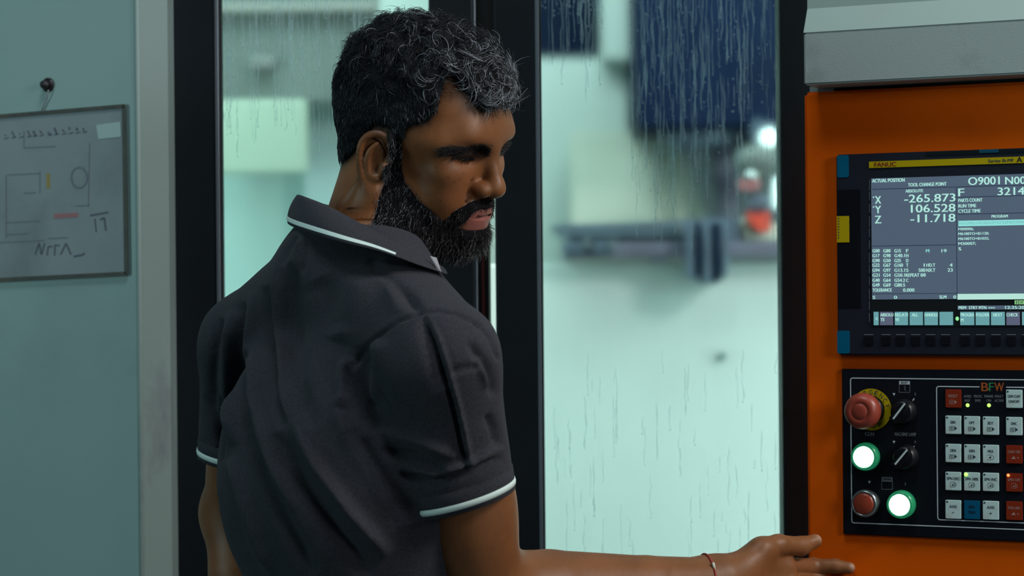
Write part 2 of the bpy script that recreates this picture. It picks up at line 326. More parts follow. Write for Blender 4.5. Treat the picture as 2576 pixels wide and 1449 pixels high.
b = BM(); pc = SP(122, 214, .0); cyl(b, pc, pc + snrm * .012, .0055, .0045, bev=.001); cyl(b, pc, pc + snrm * .002, .009); center(obj('hook_bolt', b, mat('dark_bolt', (0.05, .045, .05), .4, metal=.6), mc, True))
b = BM(); tube(b, [SP(122, 226, .006), SP(119, 245, .004), SP(112, 262, .003), SP(103, 284, .003)], .0009, 6)
# framed sheet hanging on it
fr_ = tag(empty('framed_notice', SP(100, 500, 0)), 'grimy framed notice with faded drawings hung on the pale side sheet, left edge', 'notice')
center(tag(obj('hanging_string', b, mat('faded_string', (0.25, .24, .27), .7), fr_, True)))
M_paper = mat('faded_paper', (0.30, 0.335, 0.36), 0.6, noise=.2, nscale=14, dirt=(0.16, .19, .19), dscale=9, damt=.5)
Q = [(-60, 296), (315, 265), (321, 690), (-60, 709)]
def sprism(name, pts, h0, h1, m, par): 
    b = BM(); prism(b, [SP(x, y, h0) for x, y in pts], snrm * (h1 - h0)); bmesh.ops.recalc_face_normals(b, faces=b.faces[:]); return center(obj(name, b, m, par))
sprism('backing_card', Q, .001, .003, M_paper, fr_)
M_frame = mat('grimy_frame_tape', (0.07, 0.075, 0.065), .6, noise=.6, nscale=30, dirt=(.16, .10, .05), dscale=12, damt=.6)
for a, c in ((0, 1), (1, 2), (2, 3)):
    (x0, y0), (x1, y1) = Q[a], Q[c]; w = 7 if a != 1 else 6
    if a == 1: pts = [(x0 - w, y0), (x0 + 2, y0), (x1 + 2, y1), (x1 - w, y1)]
    else: pts = [(x0, y0 - 3), (x1, y1 - 3), (x1, y1 + w), (x0, y0 + w)] if a == 0 else [(x0, y0 - w), (x1, y1 - w), (x1, y1 + 3), (x0, y0 + 3)]
    sprism('frame_edge', pts, .003, .005, M_frame, fr_)
M_ink = mat('faded_ink', (0.19, .21, .26), .7); M_inkd = mat('dark_ink', (0.12, .13, .18), .7)
def sline(b, pts, w): 
    for (x0, y0), (x1, y1) in zip(pts[:-1], pts[1:]):
        L_ = math.hypot(x1 - x0, y1 - y0); nx, ny = -(y1 - y0) / L_ * w, (x1 - x0) / L_ * w
        b.faces.new([b.verts.new(SP(x, y, .0034)) for x, y in ((x0 + nx, y0 + ny), (x1 + nx, y1 + ny), (x1 - nx, y1 - ny), (x0 - nx, y0 - ny))])
b = BM()
for x0, x1, y in ((20, 100, 440), (60, 90, 486), (15, 100, 560), (15, 70, 590), (60, 140, 372), (0, 110, 610), (190, 225, 518), (120, 170, 600)): sline(b, [(x0, y), (x1, y - (x1 - x0) * .05)], 1.3)
for x0, y0, x1, y1 in ((15, 440, 15, 600), (100, 432, 100, 486), (60, 372, 60, 330), (225, 360, 222, 520)): sline(b, [(x0, y0), (x1, y1)], 1.0)
c0 = [(199 + 20 * math.cos(t), 447 + 26 * math.sin(t)) for t in [k * math.pi / 8 for k in range(17)]]; sline(b, c0, 2.2)
tag(center(obj('faded_drawing', b, M_ink, fr_)), kind='stuff')
b = BM(); rnd = random.Random(4)
for k in range(12):
    x = 12 + k * 18 + rnd.uniform(-3, 3); y = 344 - k * 1.4; sline(b, [(x, y - rnd.uniform(2, 14)), (x + rnd.uniform(2, 9), y + rnd.uniform(-6, 6))], rnd.uniform(1.2, 2.4)); sline(b, [(x, y + 5), (x + 11, y + 2)], 1.3)
sline(b, [(88, 640), (98, 612), (104, 640), (112, 612)], 1.8); sline(b, [(118, 642), (121, 620), (132, 620)], 1.7); sline(b, [(137, 642), (138, 616), (150, 618)], 1.7); sline(b, [(152, 640), (166, 612), (178, 640)], 1.8); sline(b, [(185, 645), (208, 641), (212, 636)], 2.2)
sline(b, [(226, 542), (272, 534)], 2.2); sline(b, [(238, 550), (242, 584)], 1.6); sline(b, [(252, 552), (262, 548), (266, 580)], 2.2)
tag(center(obj('handwriting', b, M_inkd, fr_)), kind='stuff')
sprism('yellow_mark', [(117, 436), (125, 436), (126, 474), (118, 474)], .0031, .0034, mat('yellow_ink', (.38, .26, .05), .6), fr_)
sprism('red_mark', [(135, 538), (196, 535), (197, 546), (136, 550)], .0031, .0034, mat('faded_red_ink', (.40, .16, .18), .6), fr_)
sprism('tape_label', [(242, 315), (303, 306), (305, 344), (248, 350)], .0031, .0036, mat('clear_label', (.36, .46, .45), .4), fr_)
# ================================================================== CONSOLE (angled plane)
CU = Vector((0.9, -0.4359, 0)).normalized(); CN = Vector((-0.4359, -0.9, 0)).normalized(); CV = Vector((0, 0, 1))
CO = Vector((DX(2026, 2.47), 2.47, 0))
def UV(px, py, h=0.0):
    "coordinates (u along the face, v up) of the console plane raised by h, under a pixel"
    o = Vector((0, 0, CAMZ)); d = P(px, py, 1.0) - o; q = CO + CN * h
    w = o + d * ((q - o).dot(CN) / d.dot(CN)) - CO; return w.dot(CU), w.z
def CW(u, v, h=0.0): return CO + CU * u + CV * v + CN * h
UEND = 0.42
def cpoly(bm, pts, h0, h1):
    return prism(bm, [CW(u, v, h0) for u, v in pts], CN * (h1 - h0))
def rrect(u0, v0, u1, v1, r, n=4):
    pts = []
    for cx, cy, a0 in ((u1 - r, v1 - r, 0), (u0 + r, v1 - r, 90), (u0 + r, v0 + r, 180), (u1 - r, v0 + r, 270)):
        for k in range(n + 1): a = math.radians(a0 + 90 * k / n); pts.append((cx + r * math.cos(a), cy + r * math.sin(a)))
    return pts
def slab(name, u0, v0, u1, v1, h0, h1, m, par, r=0.0, bev=0.0):
    b = BM(); cpoly(b, rrect(u0, v0, u1, v1, r) if r else [(u0, v0), (u1, v0), (u1, v1), (u0, v1)], h0, h1)
    bmesh.ops.recalc_face_normals(b, faces=b.faces[:])
    if bev:
        es = [e for e in b.edges if all(abs((v.co - CO).dot(CN) - max(h0, h1)) < 1e-5 for v in e.verts)]
        bmesh.ops.bevel(b, geom=es, offset=bev, segments=2, affect='EDGES')
    return center(obj(name, b, m, par))
def pslab(name, x0, y0, x1, y1, h0, h1, m, par, r=0.0, bev=0.0):
    "slab given by pixel corners on its top face"
    a = UV(x0, y1, h1); b_ = UV(x0, y0, h1); u1 = min(UV(x1, y1, h1)[0], UEND - .012)
    return slab(name, (a[0] + b_[0]) / 2, a[1], u1, b_[1], h0, h1, m, par, r, bev)
M_orange = mat('orange_enamel', (0.88, 0.125, 0.003), 0.5, spec=.04, noise=.15, nscale=5, bump=.12, bscale=350, dirt=(.60, .08, .01), dscale=10, damt=.3)
M_bez = mat('charcoal_bezel', (0.016, 0.019, 0.030), 0.5, spec=.15, bump=.1, bscale=600)
M_bezd = mat('black_bezel_inset', (0.005, 0.006, 0.010), 0.6, spec=.1)
M_tape = mat('blue_tape', (0.0, 0.11, 0.21), .6, spec=.1); M_yel = mat('yellow_label', (0.52, 0.38, 0.006), .6, spec=.05)
M_opp = mat('black_panel_foil', (0.0045, 0.0065, 0.0115), 0.5, spec=.2, bump=.15, bscale=500)
M_print = mat('white_print', (0.62, 0.70, 0.76), .5); M_prdim = mat('dim_print_and_glint', (0.19, 0.215, 0.245), .5)
M_key = mat('grey_key_cap', (0.60, 0.80, 0.79), .5, dirt=(.55, .55, .52), dscale=60, damt=.6); M_keyred = mat('red_key_cap', (0.26, 0.026, 0.008), .5, spec=.2); M_keyblue = mat('blue_key_cap', (0.0, 0.10, 0.21), .5, spec=.2)
M_kprint = mat('dark_key_print', (0.03, .045, .06), .5); M_rprint = mat('pale_key_print', (.42, .25, .22), .5)
# ---- lettering: strings turned into meshes, each fitted to its own rectangle
_texts = {}
def text_geo(s):
    if s in _texts: return _texts[s]
    c = bpy.data.curves.new('t', 'FONT'); c.body = s; c.resolution_u = 3; c.offset = 0.0
    o = bpy.data.objects.new('t', c); SC.collection.objects.link(o)
    dg = bpy.context.evaluated_depsgraph_get(); me = bpy.data.meshes.new_from_object(o.evaluated_get(dg))
    vs = np.array([v.co[:2] for v in me.vertices]); fs = [tuple(p.vertices) for p in me.polygons]
    bpy.data.objects.remove(o); bpy.data.curves.remove(c); bpy.data.meshes.remove(me)
    lo, hi = vs.min(0), vs.max(0); vs = (vs - lo) / np.maximum(hi - lo, 1e-6)
    _texts[s] = (vs, fs); return _texts[s]
def lettering(name, items, h, m, par, frame=None):
    "items: (string, x0, y0, x1, y1) pixel boxes on the console plane"
    b = BM()
    for s, x0, y0, x1, y1 in items:
        if s is None:
            ua, va = UV(x0, y1, h); ub, vb_ = UV(x0, y0, h)[0], UV(x0, y0, h)[1]; uc = min(UV(x1, y1, h)[0], UEND - .016); q = [(ua, va), (uc, va), (uc, vb_), (ua, vb_)]; b.faces.new([b.verts.new(CW(u, v, h)) for u, v in q]); continue
        vs, fs = text_geo(s); u0, v0 = UV(x0, y1, h); u1 = UV(x1, y0, h)[0]; v1 = UV(x0, y0, h)[1]; du_ = min(.0005, (v1 - v0) * .09)
        for k_ in (-1, 1):                                             # struck twice, a hair apart: bold
            bv = [b.verts.new(CW(u0 + (u1 - u0) * x + du_ * k_ / 2, v0 + (v1 - v0) * y, h + .00002 * k_)) for x, y in vs]
            for f in fs:
                try: b.faces.new([bv[i] for i in f])
                except ValueError: pass
    bmesh.ops.recalc_face_normals(b, faces=b.faces[:])
    o = center(obj(name, b, m, par))
    if len(items) > 1 or (items[0][0] and len(items[0][0]) > 1): tag(o, kind='stuff')       # flat print
    return o
uL, vT = UV(2026, 232); vB = 0.62
cs = tag(empty('control_console', CO), 'orange enamelled control console housing at the right edge', 'control console')
b = BM(); cpoly(b, [(0, vB), (UEND, vB), (UEND, vT), (0, vT)], -.16, 0); bmesh.ops.recalc_face_normals(b, faces=b.faces[:])
bmesh.ops.bevel(b, geom=b.edges[:], offset=.0035, segments=3, affect='EDGES'); center(obj('housing', b, M_orange, cs, True))
for p in bpy.data.objects['housing'].data.polygons: p.use_smooth = False
b = BM(); cpoly(b, [(.08, 0), (.34, 0), (.34, vB), (.08, vB)], -.15, -.03); center(obj('pedestal', b, M_bez, cs))
# hood above: folded pale sheet, lower band stands proud of the upper face
M_hood = mat('hood_grey_paint', (0.33, 0.385, 0.385), .5, bump=.35, bscale=900, dirt=(.15, .17, .16), dscale=11, damt=.5)
M_hood2 = mat('hood_pale_paint', (0.30, 0.40, 0.375), .5, dirt=(.3, .33, .3), dscale=6, damt=.5)
hd = tag(empty('overhead_casing', CW(0, vT + .05, 0)), 'pale grey folded metal casing above the orange console, cropped by the top edge', 'casing')
v1 = UV(2023, 214, .045)[1]; v2 = UV(2023, 82, .045)[1]; u0 = UV(2022, 214, .045)[0]
prof = [(.045, v1), (.045, v2), (.020, v2 + .022), (.015, v2 + .30), (-.16, v2 + .30), (-.16, v1)]
b = BM(); prism(b, [CW(u0, v, h) for h, v in ((.045, v1), (.045, v2), (-.16, v2), (-.16, v1))], CU * (UEND - u0)); bmesh.ops.recalc_face_normals(b, faces=b.faces[:]); bmesh.ops.bevel(b, geom=b.edges[:], offset=.002, segments=2, affect='EDGES'); center(obj('lower_band', b, M_hood, hd))
b = BM(); prism(b, [CW(u0, v, h) for h, v in ((.0445, v2), (.030, v2 + .028), (.028, v2 + .30), (-.16, v2 + .30), (-.16, v2))], CU * (UEND - u0)); bmesh.ops.recalc_face_normals(b, faces=b.faces[:]); center(obj('upper_cover', b, M_hood2, hd))
b = BM()
for v in b.verts: pass
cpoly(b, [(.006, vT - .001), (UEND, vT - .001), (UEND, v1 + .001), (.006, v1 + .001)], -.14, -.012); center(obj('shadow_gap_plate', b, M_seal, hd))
slab('mounting_bracket', .006, vT, .034, vT + .006, -.012, -.004, M_hood, hd)
# ---- display unit
du = tag(empty('display_unit', CW(.2, UV(2300, 640)[1], 0)), 'charcoal display unit with a lit readout screen set in the orange console', 'monitor')
H1 = .012
pslab('bezel', 2105, 389, 2760, 893, 0, H1, M_bez, du, r=.004, bev=.0015)
pslab('side_inset', 2107, 478, 2166, 774, H1, H1 + .0008, M_bezd, du)
pslab('tape_patch', 2106, 391, 2135, 447, H1, H1 + .0008, M_tape, du, r=.002); pslab('tape_patch', 2106, 832, 2137, 889, H1, H1 + .0008, M_tape, du, r=.002)
yt = pslab('yellow_tag', 2105, 544, 2136, 610, H1 + .0008, H1 + .0016, M_yel, du)
lettering('tag_print', [(None, 2108, 548 + k * 7, 2111, 551 + k * 7) for k in range(8)], H1 + .0018, M_kprint, yt)
ns = pslab('name_strip', 2186, 406.8, 2760, 422.8, H1, H1 + .0012, M_yel, du)
a = UV(2186, 423, H1 + .0014)[1]
lettering('name_print', [('FANUC', 2200, 409, 2254, 420)], H1 + .0015, mat('dark_red_print', (.25, .02, .01), .5), ns)
lettering('series_print', [('Series 0i-MF', 2486, 401, 2550, 409)], H1 + .0015, M_kprint, ns)
lettering('badge_print', [('A', 2558, 395, 2571, 408.5)], H1 + .0015, M_seal, ns)
pslab('glossy_strip', 2330, 383, 2760, 392, H1, H1 + .0008, mat('glossy_black', (.01, .016, .02), .15), du)
pslab('blue_patch', 2463, 376.5, 2512, 385, H1 + .0008, H1 + .0014, mat('blue_patch', (0, .07, .12), .4), du)  # dark blue patch over the glossy strip
M_scr = mat('lit_screen', (.02, .02, .02), .25, emit=(0.070, 0.105, 0.155), estr=1.0)
M_line = mat('screen_dark', (.01, .012, .02), .3, emit=(0.012, .018, .045), estr=1); M_txt = mat('screen_glyphs', (.02, .02, .02), .4, emit=(0.42, .78, .70), estr=1)
M_cyan = mat('screen_cyan', (.02, .02, .02), .4, emit=(0.27, .72, .68), estr=1); M_pal = mat('screen_pale', (.02, .02, .02), .4, emit=(0.45, .75, .66), estr=1)
M_sk = mat('screen_softkey', (.02, .02, .02), .4, emit=(0.125, .33, .36), estr=1); M_skd = mat('screen_softkey_dark', (.02, .02, .02), .4, emit=(0.09, .105, .17), estr=1)
M_grn = mat('screen_green', (.02, .02, .02), .4, emit=(0.25, .6, .22), estr=1)
sc_ = pslab('screen', 2190, 448, 2745, 822, H1, H1 + .0006, mat('dark_display_glass', (.012, .014, .018), .3), du)
hs = H1 + .0010
lettering('readout_field', [(None, 2194, 449, 2740, 753.5), (None, 2409, 769, 2740, 779)], hs, M_scr, sc_)
hs += .0004
lettering('ruled_lines', [(None, 2194, 475.5, 2740, 477), (None, 2407, 472.5, 2408.6, 753), (None, 2194, 618.5, 2407, 620), (None, 2194, 738.7, 2407, 740), (None, 2408, 495.5, 2740, 497), (None, 2408, 538.5, 2740, 540)], hs, M_line, sc_)
T = [('ACTUAL POSITION', 2194, 450.5, 2275.5, 459.5), ('TOOL CHANGE POINT', 2284.5, 460.8, 2381, 469.5), ('O9001', 2436, 446, 2514.5, 466), ('N0000', 2529, 445, 2610, 464),
     ('F', 2411, 474.5, 2425.5, 494), ('3214', 2510, 472, 2577, 491.5), ('ABSOLUTE', 2278, 476.8, 2322, 484.6),
     ('X', 2201.5, 493.5, 2216, 512.5), ('Y', 2201.5, 518, 2216, 536.5), ('Z', 2201, 543, 2216.5, 562), ('-265.873', 2275, 490, 2403, 510), ('106.528', 2292, 515, 2403, 535), ('-11.718', 2290.5, 540, 2403, 560),
     (None, 2196, 494.5, 2199, 498), (None, 2196, 519, 2199, 522.5),
     ('PARTS COUNT', 2411, 500, 2471, 508.5), ('RUN TIME', 2411, 514, 2455.5, 522.5), ('CYCLE TIME', 2411, 527, 2466.5, 535.5), ('PROGRAM', 2494.5, 540.8, 2535, 548),
     ('M00006;', 2411, 573, 2449, 580.5), ('M6100TO+B1120;', 2411, 585, 2487.5, 592.5), ('M6100TO+B1032;', 2411, 597.5, 2487.5, 605), ('M30007;', 2411, 609.5, 2454.5, 617.5), ('%', 2411, 622, 2418, 630),
     ('19', 2368.5, 627, 2381, 635), ('1', 2324, 663, 2325.8, 671), ('HD.T', 2330.5, 663, 2352.5, 671), ('4', 2389, 662.5, 2396, 671), ('500', 2311, 675.5, 2327.5, 684), ('NX.T', 2330.5, 675.5, 2352.5, 684), ('23', 2384, 675, 2396.5, 683.5),
     ('REPEAT 0/0', 2279, 688, 2328.5, 696.5), ('TOLERANCE', 2195, 725.5, 2243, 734), ('0.000', 2272, 725.5, 2300, 734), ('S', 2195.5, 744, 2201.5, 752), ('0', 2249, 744, 2256.5, 752), ('SLM', 2363.5, 743, 2380.5, 751.5), ('0', 2398.5, 743, 2405, 751.5),
     ('MEM', 2412, 770, 2430, 777.8), ('STRT', 2437.5, 770, 2458.7, 777.8), ('MTN', 2462.5, 770, 2481, 777.8), ('***', 2486, 772, 2503, 776.5), ('12:35:20', 2529, 769.5, 2577, 777.5),
     ('ABSOLU', 2214.5, 788, 2247, 796), ('TE', 2215, 800, 2225, 808), ('RELATI', 2251.5, 788, 2284, 796), ('VE', 2252, 800, 2262, 808), ('ALL', 2294, 788, 2309, 796), ('HANDLE', 2326, 788, 2359.5, 796),
     ('PROGRA', 2417, 788, 2450.5, 796), ('M', 2417, 801, 2423.5, 809), ('FOLDER', 2455.5, 788, 2489, 796), ('NEXT', 2498.5, 788, 2521, 796), ('CHECK', 2532, 788, 2561, 796), ('<', 2203, 798, 2208, 806)]
rows = [626.8, 638.9, 651.3, 662.9, 675.7, 688, 700.8, 712.8]
for k, y in enumerate(rows):
    T += [(('G00', 'G17', 'G90', 'G22', 'G94', 'G21', 'G40', 'G49')[k], 2195, y, 2212.5, y + 8.4), (('G80', 'G98', 'G50', 'G67', 'G97', 'G54', 'G64', 'G69')[k], 2222, y, 2240, y + 8.4)]
    s3 = ('G15', 'G40.1', 'G25', 'G160', 'G13.1', 'G50.1', 'G54.2', 'G80.5')[k]; T.append((s3, 2250, y, 2250 + len(s3) * 5.3, y + 8.4))
    if k != 5 and k != 7: T.append((('F', 'H', 'D', 'T', 'S', '', 'C')[k], 2279.5, y, 2285, y + 8.4))
lettering('readout_text', T, hs + .0002, M_txt, sc_)
lettering('axis_marker', [('M', 2329.5, 627, 2337.5, 635)], hs + .0002, M_cyan, sc_)
lettering('cursor_line', [(None, 2411, 555.5, 2740, 569.5)], hs, M_cyan, sc_); lettering('cursor_text', [('N1G90G54G00X0Y0Z50M03S900', 2413, 558.5, 2576, 565.5)], hs + .0003, mat('screen_teal', (.02, .02, .02), .4, emit=(.17, .5, .5), estr=1), sc_)
lettering('entry_bar', [(None, 2408.5, 739.5, 2740, 753.8)], hs, M_pal, sc_); lettering('status_block', [(None, 2552.5, 755.5, 2640, 765.5)], hs, M_grn, sc_); lettering('status_text', [('EDIT', 2556, 757, 2580, 764)], hs + .0003, M_line, sc_)
for k, (x0, x1) in enumerate(((2198, 2210.5), (2213.7, 2247), (2251, 2284.5), (2288.3, 2322), (2325.5, 2359.6), (2363.5, 2397.8), (2415.7, 2451), (2454.5, 2489.3), (2493, 2528), (2531.8, 2566), (2571, 2605))):
    lettering('soft_key', [(None, x0, 784.5, x1, 818)], hs, M_skd if k in (1, 9) else M_sk, sc_)
b = BM(); cu, cv = UV(2408, 801.6, hs); rr = .0019
b.faces.new([b.verts.new(CW(cu + rr * math.cos(t), cv + rr * 1.2 * math.sin(t), hs)) for t in [k * math.pi / 8 for k in range(16)]]); center(obj('green_dot', b, mat('screen_green_dot', (.02, .02, .02), .4, emit=(.3, .9, .35), estr=1), sc_))
for k in range(12): lettering('bezel_glint', [(None, 2186.6, 452 + k * 30.5, 2188, 452 + k * 30.5 + (22 if k % 3 else 27))], H1 + .0004, M_prdim, du)  # reflection along the bezel edge, drawn as pale dashes
for x in (2174, 2217.5, 2254, 2292, 2330, 2367.5, 2416.5, 2455, 2494, 2532.5, 2571, 2610, 2648):
    pslab('bezel_key', x, 846, x + 23, 868, H1, H1 + .0012, M_bezd, du, r=.001); lettering('key_mark', [(None, x, 841, x + 23, 842.6)], H1 + .0004, M_prdim, du)
# ---- operator panel
op = tag(empty('operator_panel', CW(.2, UV(2300, 1150)[1], 0)), 'black operator panel with rows of grey keys, lit buttons and selectors under the display', 'operator panel')
H2 = .006
pslab('faceplate', 2119, 928, 3300, 1343.5, 0, H2, M_opp, op, r=.001, bev=.001)
hp = H2 + .0003
def hv(px, py): return UV(px, py, hp)
def rule(b, a, c, w):
    a = Vector(a); c = Vector(c); d = (c - a).normalized(); n = Vector((-d.y, d.x)) * w / 2
    b.faces.new([b.verts.new(CW(*p, hp)) for p in (a + n, a - n, c - n, c + n)])
def path(b, pts, w):
    for p, q in zip(pts[:-1], pts[1:]): rule(b, p, q, w)
b = BM(); w = .0011
ul, vt = hv(2139.5, 951); _, vb = hv(2139.5, 1315); r = .0025; ue = UEND - .03
arc = lambda cu, cv, a0, a1: [(cu + r * math.cos(math.radians(a0 + (a1 - a0) * k / 4)), cv + r * math.sin(math.radians(a0 + (a1 - a0) * k / 4))) for k in range(5)]
path(b, [(ue, vt)] + arc(ul + r, vt - r, 90, 180) + arc(ul + r, vb + r, 180, 270) + [(ue, vb)], w)
ui, vti = hv(2356, 972); vbi = hv(2356, 1314)[1] + .003; ug0 = hv(2464, 972)[0]; ug1 = hv(2531, 972)[0]
path(b, [(ug0, vti)] + arc(ui + r, vti - r, 90, 180) + arc(ui + r, vbi + r, 180, 270) + [(ue - .008, vbi)], w); path(b, [(ug1, vti), (ue - .008, vti)], w)
for x, y in ((2249, 992), (2249, 1112), (2187, 1213)):
    b.faces.new([b.verts.new(CW(*hv(*p), hp)) for p in ((x - 3.5, y - 3), (x + 3.5, y - 3), (x, y + 4))])
for x, y in ((2298, 1005), (2298, 1125)): rule(b, hv(x - 2, y + 3), hv(x + 2, y - 3), .0012)
bmesh.ops.recalc_face_normals(b, faces=b.faces[:]); center(obj('border_lines', b, M_print, op))
lettering('small_print', [('MACHINE LAMP', 2251, 1087.5, 2304, 1096.5), ('I', 2301.5, 988, 2303, 995), ('I', 2301.5, 1108, 2303, 1115), ('CLN', 2176, 1087, 2198, 1096), ('I', 2276.5, 1214, 2278, 1221),
    ('AXES', 2424.5, 993.5, 2443, 1000), ('REF', 2427, 1004.5, 2440, 1010.5), ('PROG', 2450, 993.5, 2469.5, 1000), ('END', 2453, 1004.5, 2467, 1010.5), ('MAINS', 2476.5, 993.5, 2498, 1000), ('ON', 2482, 1004.5, 2493, 1010.5), ('FAULT', 2503, 993.5, 2524, 1000), ('ACTIVE', 2502, 1004.5, 2525, 1011)], hp, M_prdim, op)
lettering('legend_header', [(None, 2262, 958.5, 2289, 967)], hp, M_print, op); lettering('legend_header', [(None, 2218, 1200, 2245, 1211)], hp, M_prdim, op)
lettering('header_text', [('EDIT', 2267, 960, 2284, 965.5), ('CONTROL', 2220, 1202, 2243, 1208)], hp + .0002, M_opp, op)
b = BM()
for x0, y0, x1, y1 in ((2262, 967, 2289, 987), (2218, 1211, 2245, 1231)): path(b, [hv(x0, y0), hv(x0, y1), hv(x1, y1), hv(x1, y0)], .0005)
path(b, [hv(2274, 971), hv(2278, 975), hv(2275, 979), hv(2279, 983)], .0006); bmesh.ops.recalc_face_normals(b, faces=b.faces[:]); center(obj('legend_box', b, M_prdim, op))
for s, x0, x1, c in (('B', 2469, 2486, (.42, .10, .02)), ('F', 2488, 2500, (.03, .22, .09)), ('W', 2502, 2525, (.42, .10, .02))):
    lettering('emblem_letter', [(s, x0, 962.5, x1, 984)], hp, mat('emblem_' + s, c, .5), op)
# keys
def icon(b, x, y, kind, h):
    def q(pts): b.faces.new([b.verts.new(CW(*UV(px, py, h), h)) for px, py in pts])
    def ln(x0, y0, x1, y1, w=.9):
        L_ = math.hypot(x1 - x0, y1 - y0); nx, ny = -(y1 - y0) / L_ * w / 2, (x1 - x0) / L_ * w / 2; q([(x0 + nx, y0 + ny), (x1 + nx, y1 + ny), (x1 - nx, y1 - ny), (x0 - nx, y0 - ny)])
    if kind == 'arrow':
        q([(x + 3, y - 5.5), (x + 10, y), (x + 3, y + 5.5)])
        for k in (-5, -2, 1.5, 5): ln(x - 9, y + k, x + 2, y + k)
        ln(x - 9, y - 5, x - 9, y + 5); ln(x - 3, y - 5, x - 3, y + 5, .7)
    elif kind == 'loop':
        pts = [(x - 9, y - 6), (x + 2, y - 6), (x + 7, y - 3), (x + 8, y), (x + 7, y + 4), (x + 2, y + 6), (x - 9, y + 6)]
        for p, r_ in zip(pts[:-1], pts[1:]): ln(*p, *r_, .8)
        q([(x - 5, y), (x + 1, y - 3.5), (x + 1, y + 3.5)])
    elif kind == 'spindle':
        for k in (-6, 6): ln(x - 7, y + k, x + 4, y + k, .8)
        ln(x - 7, y - 6, x - 7, y + 6, .7); ln(x + 4, y - 6, x + 4, y + 6, 1.2); ln(x + 7, y - 4, x + 7, y + 5, 1.2); q([(x - 4, y + 3), (x + 1, y - 3), (x + 1, y + 3)])
    elif kind == 'coolant': q([(x - 8, y + 3), (x, y - 5), (x + 4, y + 3)]); q([(x + 8, y - 2), (x + 11, y - 2), (x + 11, y + 2), (x + 8, y + 2)])
    elif kind == 'plus': ln(x - 3, y, x + 3, y, 1.4); ln(x, y - 3, x, y + 3, 1.4)
    elif kind == 'minus': ln(x - 3, y, x + 3, y, 1.4)
cols = [(2378, 2417.5), (2425, 2464.8), (2472, 2512.5), (2530.5, 2571.5)]
rowsy = [(979.5, 1025.5), (1045.5, 1091.5), (1116.5, 1162.5), (1186.8, 1233), (1257.5, 1304.5)]
keys = {(0, 0): ('RESET', 'arrow', 'r'), (0, 3): ('GDN CLNT\nON/OFF', None, 'g'), (1, 0): ('SBK', 'arrow', 'g'), (1, 1): ('OPT', 'arrow', 'g'), (1, 2): ('BDT', 'arrow', 'g'), (1, 3): ('DNC', 'arrow', 'g'),
        (2, 0): ('DRN', 'arrow', 'g'), (2, 1): ('DRN', 'arrow', 'g'), (2, 2): ('MLK', 'loop', 'g'), (2, 3): ('CLNT OFF', 'coolant', 'r'),
        (3, 0): ('SPN DEC', 'spindle', 'g'), (3, 1): ('SPN 100%', 'spindle', 'g'), (3, 2): ('SPN INC', 'spindle', 'g'), (3, 3): ('SPN OFF', 'spindle', 'r'),
        (4, 0): ('AXIS', 'minus', 'g'), (4, 1): ('RPD\nTRAV', None, 'b'), (4, 2): ('AXIS', 'plus', 'g'), (4, 3): ('TOOL UNC', 'coolant', 'r')}
HK = H2 + .0022
for (rI, cI), (s, ic, c) in keys.items():
    x0, x1 = cols[cI]; y0, y1 = rowsy[rI]; dy = (0, 1.2, 2.2, 3.4)[cI] * (1 if rI > 0 else .2); y0 += dy; y1 += dy
    k = pslab('key', x0, y0, x1, y1, H2, HK, {'r': M_keyred, 'g': M_key, 'b': M_keyblue}[c], op, r=.0012, bev=.0005)
    xc = (x0 + x1) / 2; it = []; ls = s.split('\n')
    for i, t in enumerate(ls):
        wt = min(32, len(t) * 4.6); yy = y0 + 13 + i * 13; it.append((t, xc - wt / 2, yy, xc + wt / 2, yy + 7))
    m = {'r': M_rprint, 'g': M_kprint, 'b': M_bez}[c]; lettering('key_legend', it, HK + .0002, m, k)
    b = BM()
    if ic: icon(b, xc, y0 + 32, ic, HK + .0002)
    if c == 'g':
        b.faces.new([b.verts.new(CW(*UV(x0 + 4.5 + 2.6 * math.cos(t), y0 + 5 + 2.6 * math.sin(t), HK + .0002), HK + .0002)) for t in [j * math.pi / 4 for j in range(8)]])
    if len(b.faces): bmesh.ops.recalc_face_normals(b, faces=b.faces[:]); center(obj('key_symbol', b, m, k))
    else: b.free()
M_led = mat('green_led', (.3, .6, .1), .3, emit=(.42, 1.0, .13), estr=1.6); M_ledr = mat('orange_led', (.6, .2, .1), .3, emit=(1, .22, .05), estr=2.2)
def led(x, y, m, h=H2, r=.0022):
    b = BM(); u, v = UV(x, y, h); cyl(b, CW(u, v, h), CW(u, v, h + .0018), r, r * .7, 16, bev=.0004); return center(obj('indicator_led', b, m, op, True))
led(2434.3, 1019.4, M_led); led(2488, 1019.6, M_led); led(2430, 1193.5, M_led, HK); led(2536.5, 1195.7, M_ledr, HK, .0018)
def ring_lathe(b, u, v, prof, seg=40):
    rings = [[b.verts.new(CW(u + r_ * math.cos(t), v + r_ * math.sin(t), h)) for t in [2 * math.pi * k / seg for k in range(seg)]] for r_, h in prof]
    for A_, B2 in zip(rings[:-1], rings[1:]):
        for k in range(seg): b.faces.new((A_[k], A_[(k + 1) % seg], B2[(k + 1) % seg], B2[k]))
    b.faces.new(rings[-1]); b.faces.new(rings[0][::-1]); bmesh.ops.recalc_face_normals(b, faces=b.faces[:]); return b
